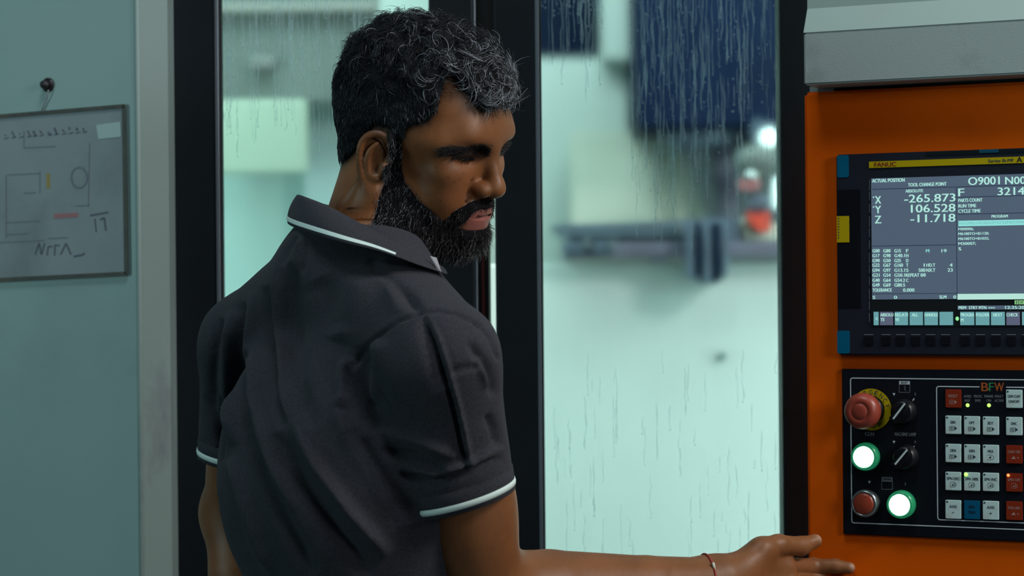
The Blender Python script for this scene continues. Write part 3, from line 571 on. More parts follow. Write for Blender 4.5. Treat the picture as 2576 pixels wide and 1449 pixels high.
# emergency stop
eu, ev = UV(2192, 1030, H2)
b = BM(); seg = 48; ro, ri = .0232, .0155
for k in range(seg):
    t0, t1 = 2 * math.pi * k / seg, 2 * math.pi * (k + 1) / seg
    b.faces.new([b.verts.new(CW(eu + r_ * math.cos(t), ev + r_ * math.sin(t), H2 + .001)) for r_, t in ((ri, t0), (ro, t0), (ro, t1), (ri, t1))])
yr = center(obj('yellow_ring_label', b, M_yel, op))
b = BM(); rm = .0192
def ring_text(s, a_mid, step, flip, size):
    for i, ch in enumerate(s):
        a = math.radians(a_mid + (i - (len(s) - 1) / 2) * (-step if not flip else step)); vs, fs = text_geo(ch)
        du_, dv_ = (math.sin(a), -math.cos(a)), (math.cos(a), math.sin(a)); 
        if flip: du_, dv_ = (-du_[0], -du_[1]), (-dv_[0], -dv_[1])
        bv = [b.verts.new(CW(eu + rm * math.cos(a) + du_[0] * (x - .5) * size * .75 + dv_[0] * (y - .5) * size, ev + rm * math.sin(a) + du_[1] * (x - .5) * size * .75 + dv_[1] * (y - .5) * size, H2 + .0013)) for x, y in vs]
        for f in fs:
            try: b.faces.new([bv[j] for j in f])
            except ValueError: pass
ring_text('EMERGENCY', 90, 19, False, .0052); ring_text('STOP', 270, 21, True, .0052)
bmesh.ops.recalc_face_normals(b, faces=b.faces[:]); center(obj('ring_text', b, M_kprint, yr))
M_estop = mat('red_mushroom_cap', (0.30, 0.050, 0.030), .38, noise=.2, nscale=60); M_blk = mat('black_plastic', (.006, .007, .010), .35, spec=.4)
b = BM(); ring_lathe(b, eu, ev, [(.0148, H2), (.0148, H2 + .010), (.012, H2 + .011), (.012, H2 + .026)]); es = center(obj('stop_collar', b, M_blk, op, True))
b = BM(); ring_lathe(b, eu, ev, [(.012, H2 + .024), (.0185, H2 + .026), (.0200, H2 + .030), (.0200, H2 + .036), (.0186, H2 + .041), (.0150, H2 + .0445), (.0098, H2 + .0455), (.0092, H2 + .0448), (.0086, H2 + .0455), (.004, H2 + .0462), (.0005, H2 + .0463)]); center(obj('stop_cap', b, M_estop, es, True))
# selectors
def selector(x, y, ang, name='selector_switch'):
    u, v = UV(x, y, H2); b = BM(); ring_lathe(b, u, v, [(.0145, H2), (.0145, H2 + .004), (.0125, H2 + .006), (.0122, H2 + .012), (.010, H2 + .013)])
    s = center(obj(name, b, M_blk, op, True)); b = BM(); c, n = math.cos(ang), math.sin(ang)
    pts = [(-.0045, -.012), (.0045, -.012), (.005, .004), (.0015, .0138), (-.0015, .0138), (-.005, .004)]
    pts = [(u + x_ * n + y_ * c, v - x_ * c + y_ * n) for x_, y_ in pts]; cpoly(b, pts, H2 + .012, H2 + .027); bmesh.ops.recalc_face_normals(b, faces=b.faces[:])
    bmesh.ops.bevel(b, geom=b.edges[:], offset=.0012, segments=2, affect='EDGES'); center(obj('selector_lever', b, M_blk, s)); 
    b = BM(); pts = [(-.0010, -.008), (.0010, -.008), (.0010, .0135), (-.0010, .0135)]
    pts = [(u + x_ * n + y_ * c, v - x_ * c + y_ * n) for x_, y_ in pts]; cpoly(b, pts, H2 + .0268, H2 + .0276); center(obj('pointer_line', b, M_white, s)); return s
M_white = mat('white_pointer', (.62, .72, .72), .4)
selector(2275, 1036, math.radians(52)); selector(2280, 1150, math.radians(50))
# push buttons
M_rim = mat('button_rim', (.30, .34, .36), .25, metal=.8); M_rimg = mat('green_lens_rim', (0.02, .22, .09), .2, emit=(0.01, .20, .09), estr=.5)
M_glow = mat('green_lens_lit', (.4, .9, .6), .3, emit=(.62, 1.0, .80), estr=1.5); M_lensr = mat('red_lens', (.28, .045, .022), .3)
for x, y, g in ((2180, 1148, 1), (2180, 1265, 0), (2270, 1268, 1)):
    u, v = UV(x, y, H2); b = BM(); ring_lathe(b, u, v, [(.0155, H2), (.0155, H2 + .006), (.0145, H2 + .012), (.0122, H2 + .0125), (.0120, H2 + .010)])
    r_ = center(obj('push_button', b, M_rimg if g else M_rim, op, True)); 
    b = BM(); ring_lathe(b, u, v, [(.0120, H2 + .010), (.0118, H2 + .0125), (.0095, H2 + .0138), (.0005, H2 + .0142)]); center(obj('button_lens', b, M_glow if g else M_lensr, r_, True))
# shirt folds: (pixel polyline, width px, amplitude m, kind)
FOLDS = [
    ([(1200, 815), (1150, 788), (1100, 780), (1055, 787), (1000, 808), (945, 848), (905, 890), (882, 935), (874, 990)], 5, -.0016, 'seam'),
    ([(1200, 815), (1232, 850), (1252, 900)], 5, -.0014, 'seam'),
    ([(925, 655), (975, 700), (1020, 745), (1060, 787)], 15, -.0020),
    ([(1068, 790), (1095, 850), (1120, 930), (1142, 1010), (1158, 1080), (1180, 1190)], 9, -.0030, 'step'),
    ([(1068, 795), (1100, 900), (1120, 980)], 22, -.0022),
    ([(920, 870), (925, 930), (918, 1000), (930, 1090)], 26, -.0030),
    ([(880, 900), (865, 960), (858, 1030)], 18, .0035),
    ([(958, 850), (945, 930), (950, 1010)], 20, .0035),
    ([(700, 640), (702, 800), (708, 1000), (735, 1120)], 11, .0032),
    ([(730, 660), (738, 800), (742, 950), (780, 1080)], 22, -.0034),
    ([(672, 720), (680, 860), (700, 1010), (745, 1130)], 16, -.0032),
    ([(590, 780), (575, 880), (572, 1000), (585, 1120)], 14, .0034),
    ([(612, 760), (603, 880), (603, 1010), (625, 1130)], 13, -.0032),
    ([(640, 730), (633, 860), (640, 1000), (680, 1150), (740, 1290)], 13, .0032),
    ([(560, 800), (540, 880), (534, 960), (540, 1030)], 10, -.0030),
    ([(620, 1090), (660, 1200), (720, 1320), (790, 1449)], 18, -.0036),
    ([(690, 1090), (760, 1220), (850, 1350), (930, 1449)], 24, -.0046),
    ([(735, 1050), (800, 1180), (880, 1290), (980, 1400)], 20, .0042),
    ([(580, 1150), (620, 1260), (650, 1360), (690, 1449)], 16, .0036),
    ([(880, 1080), (940, 1180), (990, 1260), (1040, 1330)], 26, -.0040),
    ([(745, 590), (720, 630), (705, 670)], 8, -.0016), ([(770, 600), (765, 640), (757, 690)], 7, -.0014), ([(752, 596), (744, 640), (737, 690)], 5, .0010),
    ([(950, 655), (985, 720), (1000, 790)], 20, .0015),
    ([(1130, 935), (1175, 925), (1215, 920)], 8, -.0012), ([(960, 1130), (1040, 1150), (1120, 1190)], 14, -.0026), ([(950, 1080), (1050, 1110), (1150, 1150)], 14, .0022),
    ([(1000, 1190), (1090, 1215), (1180, 1185), (1268, 1150)], 9, -.0032), ([(1010, 1170), (1100, 1190), (1190, 1160), (1262, 1120)], 10, .0028),
    ([(1225, 1040), (1245, 1080), (1255, 1130)], 12, -.0026), ([(1180, 860), (1225, 930), (1245, 1000)], 12, -.0024), ([(1200, 900), (1232, 980)], 10, .0022),
    ([(840, 1000), (870, 1100), (940, 1200), (1000, 1300)], 20, .0030), ([(800, 700), (830, 760), (850, 840)], 40, -.0020), ([(900, 690), (880, 760), (850, 860)], 40, .0020),
    ([(520, 990), (545, 1060), (550, 1120)], 9, -.0024), ([(560, 1000), (556, 1080), (552, 1150)], 7, -.0026, 'seam'),
]
# collar lines as (pixel x, pixel y, depth): from the near front tip round the back of the neck to the far front tip
COLLAR_TOP = [(1098, 664, 2.205), (1050, 640, 2.185), (985, 606, 2.180), (925, 572, 2.190), (868, 540, 2.205), (812, 512, 2.230), (765, 494, 2.265), (752, 490, 2.30), (770, 500, 2.345), (840, 520, 2.375), (920, 545, 2.38), (1010, 590, 2.36), (1060, 640, 2.33)]
COLLAR_BOT = [(1122, 690, 2.175), (1055, 668, 2.150), (985, 642, 2.140), (935, 627, 2.145), (870, 612, 2.160), (800, 592, 2.195), (745, 572, 2.250), (728, 560, 2.30), (745, 560, 2.355), (830, 580, 2.39), (930, 600, 2.40), (1030, 630, 2.38), (1085, 670, 2.34)]
# ================================================================== PERSON
def axis(*segs):
    out = [segs[0][0]]
    for a, b_, st in segs:
        n = max(1, int(round((b_ - a) / st))); out += list(a + (b_ - a) * (np.arange(n) + 1) / n)
    return np.array(out, dtype=np.float32)
class Field:
    "signed distance field sampled on a rectilinear grid"
    def __init__(s, xs, ys, zs):
        s.ax = (xs, ys, zs); s.D = np.full((len(xs), len(ys), len(zs)), 1.0, np.float32)
    def sub(s, lo, hi):
        sl = tuple(slice(max(0, int(np.searchsorted(a, lo[i])) - 1), min(len(a), int(np.searchsorted(a, hi[i])) + 1)) for i, a in enumerate(s.ax))
        g = np.meshgrid(*[s.ax[i][sl[i]] for i in range(3)], indexing='ij', sparse=True); return sl, g
    def op(s, lo, hi, fn, k, mode):
        m = max(k, 0.034) + 0.014 if k > .0121 else k + .016; sl, g = s.sub(np.asarray(lo) - m, np.asarray(hi) + m); d = fn(*g).astype(np.float32); D = s.D[sl]
        if mode == 'sub':
            if k: h = np.clip(0.5 - 0.5 * (D + d) / k, 0, 1); s.D[sl] = D * (1 - h) - d * h + k * h * (1 - h)
            else: s.D[sl] = np.maximum(D, -d)
        else:
            if k: h = np.clip(0.5 + 0.5 * (D - d) / k, 0, 1); s.D[sl] = D * (1 - h) + d * h - k * h * (1 - h)
            else: s.D[sl] = np.minimum(D, d)
    def cone(s, a, b_, r0, r1, k=0.0, mode='add', cut=None, hollow=None):
        a = np.asarray(a, float); b_ = np.asarray(b_, float); ab = b_ - a; L2 = float(ab @ ab) + 1e-12
        def fn(x, y, z):
            t = np.clip(((x - a[0]) * ab[0] + (y - a[1]) * ab[1] + (z - a[2]) * ab[2]) / L2, 0, 1)
            d = np.sqrt((x - a[0] - t * ab[0]) ** 2 + (y - a[1] - t * ab[1]) ** 2 + (z - a[2] - t * ab[2]) ** 2) - (r0 + (r1 - r0) * t)
            if hollow is not None:
                ha, hb, hr = hollow; ha = np.asarray(ha); hb = np.asarray(hb) - ha; t = np.clip(((x - ha[0]) * hb[0] + (y - ha[1]) * hb[1] + (z - ha[2]) * hb[2]) / float(hb @ hb), 0, 1)
                d = np.maximum(d, -(np.sqrt((x - ha[0] - t * hb[0]) ** 2 + (y - ha[1] - t * hb[1]) ** 2 + (z - ha[2] - t * hb[2]) ** 2) - hr))
            if cut is not None: c, n = cut; d = np.maximum(d, (x - c[0]) * n[0] + (y - c[1]) * n[1] + (z - c[2]) * n[2])
            return d
        r = max(r0, r1); s.op(np.minimum(a, b_) - r, np.maximum(a, b_) + r, fn, k, mode)
    def ell(s, c, rad, k=0.0, R=None, mode='add'):
        c = np.asarray(c, float); R = np.eye(3) if R is None else R; rad = np.asarray(rad, float); m = rad.max()
        def fn(x, y, z):
            x, y, z = x - c[0], y - c[1], z - c[2]
            p = [(x * R[0, i] + y * R[1, i] + z * R[2, i]) / rad[i] for i in range(3)]
            k0 = np.sqrt(p[0] ** 2 + p[1] ** 2 + p[2] ** 2); k1 = np.sqrt((p[0] / rad[0]) ** 2 + (p[1] / rad[1]) ** 2 + (p[2] / rad[2]) ** 2) + 1e-9
            return k0 * (k0 - 1) / k1
        ext = np.sqrt((R ** 2) @ (rad ** 2)); s.op(c - ext, c + ext, fn, k, mode)
def nets(ax, D):
    "surface nets: zero surface of D as vertices and quads"
    S = D < 0; nx, ny, nz = S.shape; c = np.zeros((nx - 1, ny - 1, nz - 1), np.uint8)
    for i in (0, 1):
        for j in (0, 1):
            for k in (0, 1): c += S[i:nx - 1 + i, j:ny - 1 + j, k:nz - 1 + k]
    I = np.argwhere((c > 0) & (c < 8)); del c
    idm = np.full((nx - 1, ny - 1, nz - 1), -1, np.int32); idm[I[:, 0], I[:, 1], I[:, 2]] = np.arange(len(I))
    cor = [(i, j, k) for i in (0, 1) for j in (0, 1) for k in (0, 1)]
    val = {q: D[I[:, 0] + q[0], I[:, 1] + q[1], I[:, 2] + q[2]].astype(float) for q in cor}
    pos = np.zeros((len(I), 3)); cnt = np.zeros(len(I))
    for q in cor:
        for a in range(3):
            if q[a]: continue
            w = list(q); w[a] = 1; va, vb = val[q], val[tuple(w)]; m = (va < 0) != (vb < 0); t = np.where(m, va / np.where(m, va - vb, 1), 0)
            p = np.tile(np.array(q, float), (len(I), 1)); p[:, a] = t; pos[m] += p[m]; cnt[m] += 1
    pos = pos / cnt[:, None] + I; V = np.stack([np.interp(pos[:, i], np.arange(len(ax[i])), ax[i]) for i in range(3)], 1)
    Q = []
    for a in range(3):
        b_, c_ = (a + 1) % 3, (a + 2) % 3; s0 = [slice(None)] * 3; s1 = [slice(None)] * 3; s0[a] = slice(0, -1); s1[a] = slice(1, None)
        for t_ in (b_, c_): s0[t_] = slice(1, -1); s1[t_] = slice(1, -1)
        A, B = S[tuple(s0)], S[tuple(s1)]; E = np.argwhere(A != B)
        if not len(E): continue
        fl = A[E[:, 0], E[:, 1], E[:, 2]]; E = E.copy(); E[:, b_] += 1; E[:, c_] += 1
        def cell(db, dc): q = E.copy(); q[:, b_] -= db; q[:, c_] -= dc; return idm[q[:, 0], q[:, 1], q[:, 2]]
        q = np.stack((cell(1, 1), cell(0, 1), cell(0, 0), cell(1, 0)), 1); q[~fl] = q[~fl][:, ::-1]; Q.append(q)
    Q = np.concatenate(Q); return V, Q[(Q >= 0).all(1)]
def npmesh(name, V, F, col=None, smooth=True):
    me = bpy.data.meshes.new(name); n, k = F.shape; me.vertices.add(len(V)); me.vertices.foreach_set('co', np.ascontiguousarray(V, 'f').ravel())
    me.loops.add(n * k); me.loops.foreach_set('vertex_index', np.ascontiguousarray(F, 'i').ravel()); me.polygons.add(n)
    me.polygons.foreach_set('loop_start', np.arange(0, n * k, k, dtype='i')); me.polygons.foreach_set('loop_total', np.full(n, k, 'i'))
    me.update(calc_edges=True); me.polygons.foreach_set('use_smooth', np.full(n, smooth))
    if col is not None:
        a = me.color_attributes.new('col', 'FLOAT_COLOR', 'POINT'); a.data.foreach_set('color', np.concatenate((col, np.ones((len(V), 1))), 1).astype('f').ravel())
    return me
def vnorm(V, F):
    a, b_, c = V[F[:, 0]], V[F[:, 1]], V[F[:, 2]]; n = np.cross(b_ - a, c - a)
    if F.shape[1] == 4: n += np.cross(c - a, V[F[:, 3]] - a)
    N = np.zeros_like(V)
    for k in range(F.shape[1]): np.add.at(N, F[:, k], n)
    return N / (np.linalg.norm(N, axis=1, keepdims=True) + 1e-12)
_rs = np.random.RandomState(11)
_wv = [(_rs.normal(size=3), _rs.rand() * 6.28) for _ in range(14)]
def lump(p, f):
    "smooth pseudo noise in about -1..1"
    s = 0
    for d, ph in _wv: s = s + np.sin((p[..., 0] * d[0] + p[..., 1] * d[1] + p[..., 2] * d[2]) * f + ph)
    return s / 5.0
def sm(x, a, b_): t = np.clip((x - a) / (b_ - a), 0, 1); return t * t * (3 - 2 * t)
def sub_mesh(V, F, keep):
    f = F[keep[F].all(1)]; used = np.unique(f); mp_ = np.full(len(V), -1, int); mp_[used] = np.arange(len(used)); return V[used], mp_[f]
# ---- poses
PSI, THE, RHO = math.radians(63), math.radians(16), math.radians(8)
f0 = np.array((math.sin(PSI), -math.cos(PSI), 0)); Zv = np.array((0, 0, 1.0)); r0v = np.cross(f0, Zv)
HF = math.cos(THE) * f0 - math.sin(THE) * Zv; U1 = math.cos(THE) * Zv + math.sin(THE) * f0
HR = math.cos(RHO) * r0v - math.sin(RHO) * U1; HU = math.cos(RHO) * U1 + math.sin(RHO) * r0v
HM = np.stack((HR, HF, HU), 1); HO = np.array(P(1046, 326, 2.30)); HS = 1.0
def H(x, y, z): return HO + HM @ (np.array((x, y, z)) * HS)
def HL(V): return (V - HO) @ HM / HS
bR = np.array((.6, -.8, 0)); bF = np.array((.8, .6, 0)); BMx = np.stack((bR, bF, Zv), 1)
pa = lambda *q: np.array(P(*q))
RS, LS = pa(1108, 906, 2.12), pa(638, 868, 2.416); RE, RW = pa(1212, 1502, 2.22), pa(1790, 1466, 2.36)
LE, LW = pa(604, 1290, 2.50), pa(645, 1790, 2.44); NB = pa(893, 690, 2.275)
F = Field(axis((-.46, -.21, .005), (-.21, .03, .0015), (.03, .2, .005), (.2, .415, .0018)), axis((1.98, 2.17, .005), (2.17, 2.485, .0016), (2.485, 2.66, .005)),
          axis((.72, 1.09, .005), (1.09, 1.20, .0018), (1.20, 1.45, .005), (1.45, 1.752, .0015)))
def hell(c, r, k, R=None, mode='add', symm=False):
    for s in ((1, -1) if symm else (1,)):
        Rl = HM if R is None else HM @ (R if s == 1 else np.diag((-1, 1, 1)) @ R)
        F.ell(H(c[0] * s, c[1], c[2]), np.array(r) * HS, k, Rl, mode)
def hcone(a, b_, r0, r1, k, mode='add', symm=False):
    for s in ((1, -1) if symm else (1,)): F.cone(H(a[0] * s, a[1], a[2]), H(b_[0] * s, b_[1], b_[2]), r0 * HS, r1 * HS, k, mode)
def rot(ax_, deg):
    a = math.radians(deg); c, s = math.cos(a), math.sin(a); M = np.eye(3); i, j = [(1, 2), (2, 0), (0, 1)][ax_]; M[i, i] = c; M[j, j] = c; M[i, j] = -s; M[j, i] = s; return M
# skull and face
hell((0, -.006, .030), (.074, .087, .083), 0)
hell((0, .036, .026), (.064, .060, .066), .02)
hell((0, .032, -.040), (.058, .058, .072), .03)
hcone((-.032, .080, .0145), (.032, .0785, .0150), .0160, .0160, .022)                     # brow
hcone((.058, .030, .008), (.050, .058, .002), .012, .013, .02, symm=True)              # temple / orbit rim
hcone((.057, -.004, -.055), (.024, .062, -.096), .017, .016, .03, symm=True)           # jaw
hell((0, .080, -.0965), (.024, .017, .017), .02)                                        # chin
hell((.039, .068, -.0255), (.022, .019, .0165), .016, symm=True)                         # cheekbones
hell((.034, .066, -.050), (.020, .018, .020), .018, symm=True)                         # cheeks
hell((0, .082, -.066), (.028, .017, .020), .018)                                       # muzzle
hell((.037, .101, -.0040), (.0195, .0180, .0110), .012, mode='sub', symm=True)          # eye sockets
hell((.0345, .0750, .0010), (.0185, .0140, .0128), .005, symm=True); hell((.0205, .0800, -.0010), (.0085, .0105, .0100), .006, symm=True)                    # lids over the eyeballs
for a, c in (((.0245, .0813, -.0055), (.0355, .0855, -.0066)), ((.0355, .0855, -.0066), (.0470, .0800, -.0052))):
    hcone(a, c, .0014, .0014, .0015, mode='sub', symm=True)                             # narrow lid opening
hcone((0, .090, .004), (0, .1025, -.030), .0068, .0092, .009)                          # nose bridge
hell((0, .1045, -.0375), (.0120, .0115, .0100), .007)
hell((.0135, .0950, -.0400), (.0078, .0112, .0086), .0055, symm=True)
hcone((0, .100, -.046), (0, .089, -.053), .0045, .0045, .005)
hell((.0080, .0985, -.0478), (.0042, .0062, .0030), .002, mode='sub', symm=True)
hcone((.0235, .089, -.032), (.0255, .085, -.045), .0018, .0018, .005, mode='sub', symm=True)  # wing groove
hcone((.022, .089, -.046), (.034, .079, -.066), .0010, .0010, .008, mode='sub', symm=True)    # smile line
hcone((0, .0940, -.0645), (.0055, .0945, -.0635), .0040, .0042, .003, symm=True); hcone((.0055, .0945, -.0635), (.0255, .0820, -.0692), .0042, .0018, .003, symm=True)
hcone((0, .0915, -.0762), (.0120, .0900, -.0755), .0064, .0058, .003, symm=True); hcone((.0120, .0900, -.0755), (.0240, .0820, -.0718), .0050, .0020, .003, symm=True)
hcone((0, .0990, -.0697), (.013, .0962, -.0691), .0017, .0018, .0012, mode='sub', symm=True); hcone((.013, .0962, -.0691), (.0285, .0843, -.0706), .0021, .0020, .0010, mode='sub', symm=True)
# ears
EZ = -.015; EY = .014
def crv(pts, n):
    pts = np.array(pts, float); tt = np.linspace(0, len(pts) - 1, n); out = []
    for k in range(pts.shape[1]):
        P4 = pts[:, k]; i = np.clip(tt.astype(int), 0, len(pts) - 2); f = tt - i; p0 = P4[np.maximum(i - 1, 0)]; p1 = P4[i]; p2 = P4[i + 1]; p3 = P4[np.minimum(i + 2, len(pts) - 1)]
        out.append(.5 * (2 * p1 + (p2 - p0) * f + (2 * p0 - 5 * p1 + 4 * p2 - p3) * f ** 2 + (3 * p1 - p0 - 3 * p2 + p3) * f ** 3))
    return np.stack(out, 1)
def ear(pts, r, k, mode='add'):
    c4 = crv([(*p, q) for p, q in zip(pts, r)], len(pts) * 3); pts = [(p[0], p[1] * .84 + EY + .001, p[2]) for p in c4]; r = c4[:, 3]
    for (a, c), (ra, rb) in zip(zip(pts[:-1], pts[1:]), zip(r[:-1], r[1:])): hcone((a[0], a[1], a[2] + EZ), (c[0], c[1], c[2] + EZ), ra, rb, k, mode, True)
for s in (1, -1): F.ell(H(.0800 * s, -.013 + EY, -.012 + EZ), (.0042, .0165, .0265), .004, HM @ rot(2, 22 * s) @ rot(0, 12))
ear([(.0760, .004, -.010), (.0775, .007, .002), (.0795, .003, .013), (.0835, -.009, .0185), (.0880, -.0205, .0150), (.0905, -.0275, .004), (.0895, -.0270, -.012), (.0865, -.0215, -.027), (.0825, -.0130, -.039)],
    [.0028, .0030, .0032, .0034, .0035, .0034, .0032, .0030, .0032], .0025)
ear([(.0845, -.0090, .009), (.0868, -.0165, -.001), (.0862, -.0175, -.013), (.0838, -.0130, -.025), (.0815, -.0050, -.0275)], [.0020, .0026, .0027, .0026, .0026], .003)
ear([(.0815, .0035, -.013), (.0805, .0030, -.020)], [.0038, .0036], .003)
for s in (1, -1): F.ell(H(.0815 * s, -.0085 + EY, -.0400 + EZ), (.0042, .0085, .0095), .004, HM)
ear([(.0862, -.0045, -.010), (.0850, -.0060, -.020)], [.0050, .0042], .002, 'sub')
ear([(.0890, -.0130, .0115), (.0925, -.0205, .006), (.0930, -.0215, -.008)], [.0016, .0018, .0018], .002, 'sub')
# neck and body under the shirt
nk = H(0, -.020, -.045); F.cone(nk, NB + np.array((.010, 0, .0)), .052, .058, .03)
BC = (RS + LS) / 2
F.cone(NB + bF * .01 + np.array((0, 0, -.01)), RS, .048, .044, .02); F.cone(NB + bF * .01 + np.array((0, 0, -.01)), LS, .048, .044, .02)
F.ell(BC + bF * .01 + np.array((0, 0, -.15)), (.125, .070, .18), .03, BMx)
F.ell(np.array(P(900, 1440, 2.275)) + np.array((0, 0, -.06)), (.110, .080, .20), .03, BMx)
# right arm, hand on the console
F.cone(RS, RE, .038, .0475, .02); F.ell(RS * .38 + RE * .62 + np.array((.004, .0, .0)), (.044, .044, .070), .02)
F.cone(RE, RE * .72 + RW * .28, .0470, .0445, .02); F.cone(RE * .72 + RW * .28, RE * .3 + RW * .7, .0445, .0330, .003); F.cone(RE * .3 + RW * .7, RW, .0330, .0270, .003)
F.ell(RW + np.array((.0, .0, .0)), (.030, .019, .0285), .012)
def plane_y(px, off):
    o = Vector((0, 0, CAMZ)); d = P(px, 1430, 1.0) - o; q = CO + CN * off; return ((q - o).dot(CN) / d.dot(CN)) * d.y
MC = [pa(1968, 1424, 2.412), pa(1980, 1466, 2.408), pa(1968, 1507, 2.412), pa(1945, 1543, 2.418)]
WB = [pa(1815, 1448, 2.362), pa(1815, 1462, 2.360), pa(1812, 1480, 2.362), pa(1808, 1494, 2.365)]
for w, m in zip(WB, MC): F.cone(w, m, .0175, .0112, .014)
F.cone(pa(1835, 1452, 2.368), pa(1920, 1384, 2.385), .0185, .0135, .016)      # thenar
F.cone(pa(1900, 1400, 2.388), pa(1975, 1424, 2.410), .0110, .0080, .016)       # web
TH = [pa(1915, 1382, 2.384), pa(1958, 1371, 2.397), pa(2014, 1374, 2.418), pa(2050, 1361, 2.426)]
for a, c, ra, rb in zip(TH[:-1], TH[1:], (.0135, .0112, .0100), (.0112, .0103, .0078)): F.cone(a, c, ra, rb, .005)
FG = []
for bse, spec in ((MC[0], ((2046, 1425, .018), (2102, 1424, .012), (2136, 1429, .0085))), (MC[1], ((2062, 1468, .017), (2120, 1470, .012), (2158, 1474, .0085))),
                  (MC[2], ((2048, 1514, .018), (2104, 1520, .012), (2138, 1526, .0085))), (MC[3], ((2008, 1556, .020), (2048, 1564, .013), (2078, 1570, .008)))):
    pts = [bse] + [pa(x, y, plane_y(x, o)) for x, y, o in spec]; sc = .82 if bse is MC[3] else 1.0
    for a, c, ra, rb in zip(pts[:-1], pts[1:], (.0102, .0088, .0080), (.0090, .0081, .0068)): F.cone(a, c, ra * sc, rb * sc, .003)
    F.ell(pts[1], np.array((.0092, .0092, .0094)) * sc, .004); FG.append(pts)
for m in MC: F.ell(m + np.array((0, -.003, 0)), (.011, .010, .010), .006)
# left arm hanging
F.cone(LS, LE, .046, .041, .02); F.ell(LE + np.array((-.006, .01, .0)), (.040, .040, .042), .015)
F.cone(LE, LE * .7 + LW * .3, .040, .041, .015); F.cone(LE * .7 + LW * .3, LW, .041, .026, .003)
hd_ = LW + np.array((.01, 0, -.085)); F.ell((LW + hd_) / 2 + np.array((0, 0, -.01)), (.042, .016, .052), .015, BMx)
for i, (o, l) in enumerate(((.030, .062), (.010, .075), (-.010, .070), (-.030, .055))):
    a = hd_ + bF * o + np.array((0, 0, .0)); m = a + np.array((.004, -.004, -l * .5)); F.cone(a, m, .0095, .0085, .004); F.cone(m, m + np.array((.012, -.006, -l * .42)), .0085, .007, .004)
a = LW + bF * .026 + np.array((0, 0, -.03)); F.cone(a, a + bF * .03 + np.array((.004, 0, -.035)), .013, .010, .008); F.cone(a + bF * .03 + np.array((.004, 0, -.035)), a + bF * .034 + np.array((.006, 0, -.066)), .010, .008, .004)
V, Q = nets(F.ax, F.D)
h = HL(V); hx, hy, hz = np.abs(h[:, 0]), h[:, 1], h[:, 2]; ishead = (hz > -.16) & (np.linalg.norm(h * (1, 1, .8), axis=1) < .16)
phi = np.degrees(np.arctan2(hx, hy))
HLx = [0, 8, 17, 22, 27, 34, 41, 45, 48, 51, 57, 66, 68, 71, 77, 80, 84, 96, 103, 112, 125, 140, 180]; HLz = [.046, .044, .042, .047, .056, .067, .074, .063, .040, .025, .019, .013, .000, -.006, -.006,   .004, .006, .004, -.006, -.022, -.040, -.050, -.055]
def hairz(ph): return np.interp(ph, HLx, HLz)
def beardw(x, y, z, ph):
    "1 inside the bearded part of the face"
    top = np.interp(ph, [0, 14, 18, 23, 32, 45, 54, 62, 66, 68, 70, 76, 79, 86], [-.0815, -.0815, -.080, -.075, -.072, -.059, -.048, -.039, -.027, -.006, .006, .006, -.048, -.062])
    w = sm(top - z, -.004, .008) * sm(z, -.150, -.120) * sm(81 - ph, 0, 7) * (y > -.02)
    ut = np.interp(x, [0, .016, .026, .036, .040], [-.0485, -.0485, -.0525, -.0590, -.064]); lt = np.interp(x, [0, .012, .022, .027, .040], [-.0615, -.0610, -.0645, -.0720, -.095])
    mu = sm(ut - z, -.001, .003) * sm(z - lt, -.001, .002) * sm(.041 - x, 0, .004) * (y > .05) * (z > -.095); mu2 = 0
    lipz = (x < .022) & (z > -.0820) & (z < -.0618) & (y > .05)
    return np.maximum(np.where(lipz, 0, w), mu)
skin = np.array((.215, .082, .030)); C = np.tile(skin, (len(V), 1))
C *= (1 + .10 * lump(V, 90) + .05 * lump(V, 400))[:, None]
def paint(w, c): w = np.clip(w, 0, 1)[:, None]; C[:] = C * (1 - w) + np.array(c) * w
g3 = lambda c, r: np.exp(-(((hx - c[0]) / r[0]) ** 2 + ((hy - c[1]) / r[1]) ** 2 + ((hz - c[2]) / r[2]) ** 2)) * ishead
paint(g3((.034, .088, -.0005), (.0220, .03, .0080)) * 1.7, (.014, .009, .010)); paint(g3((.040, .07, -.04), (.03, .03, .03)) * .35, (.30, .10, .04))  # shade of the eye sockets under the brow is painted into the skin
lip = ishead * (hy > .078) * sm(.0255 - hx, 0, .003) * sm(hz, -.0850, -.0820) * sm(-.0595 - .05 * hx - hz, 0, .002); paint(lip * .8, (.26, .085, .08))
for sx, sy in ((1127, 446), (1166, 437), (1143, 458), (1098, 420), (1108, 505), (1156, 452)):
    dpx = np.linalg.norm(PX(V) - (sx, sy), axis=1); paint(np.exp(-(dpx / 3.2) ** 2) * ishead * .6, (.07, .028, .015))
hw = (.45 * sm(hz - hairz(phi), -.016, .002) + .55 * sm(hz - hairz(phi), -.003, .006)) * ishead; paint(hw * .96, (.012, .011, .012))
bw = beardw(hx, hy, hz, phi) * ishead; paint(bw * .82, (.022, .017, .018))
nt_w = np.exp(-((V - (pa(2066, 1349, 2.424))) ** 2).sum(1) / .0055 ** 2) + np.exp(-((V - (FG[0][3] + np.array((.005, -.004, .003)))) ** 2).sum(1) / .0045 ** 2); paint(nt_w * .8, (.50, .33, .24))
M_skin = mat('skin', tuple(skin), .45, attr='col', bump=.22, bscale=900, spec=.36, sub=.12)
man = tag(empty('person', (BC[0], BC[1], 0)), 'man with greying curly hair and beard in charcoal polo shirt, reaching toward the orange console', 'person')
_BV, _BQ = V, Q; _hv, _hq = sub_mesh(V, Q, ishead & (hy > .03))
body = link('body', npmesh('body', V, Q, C), M_skin, man)
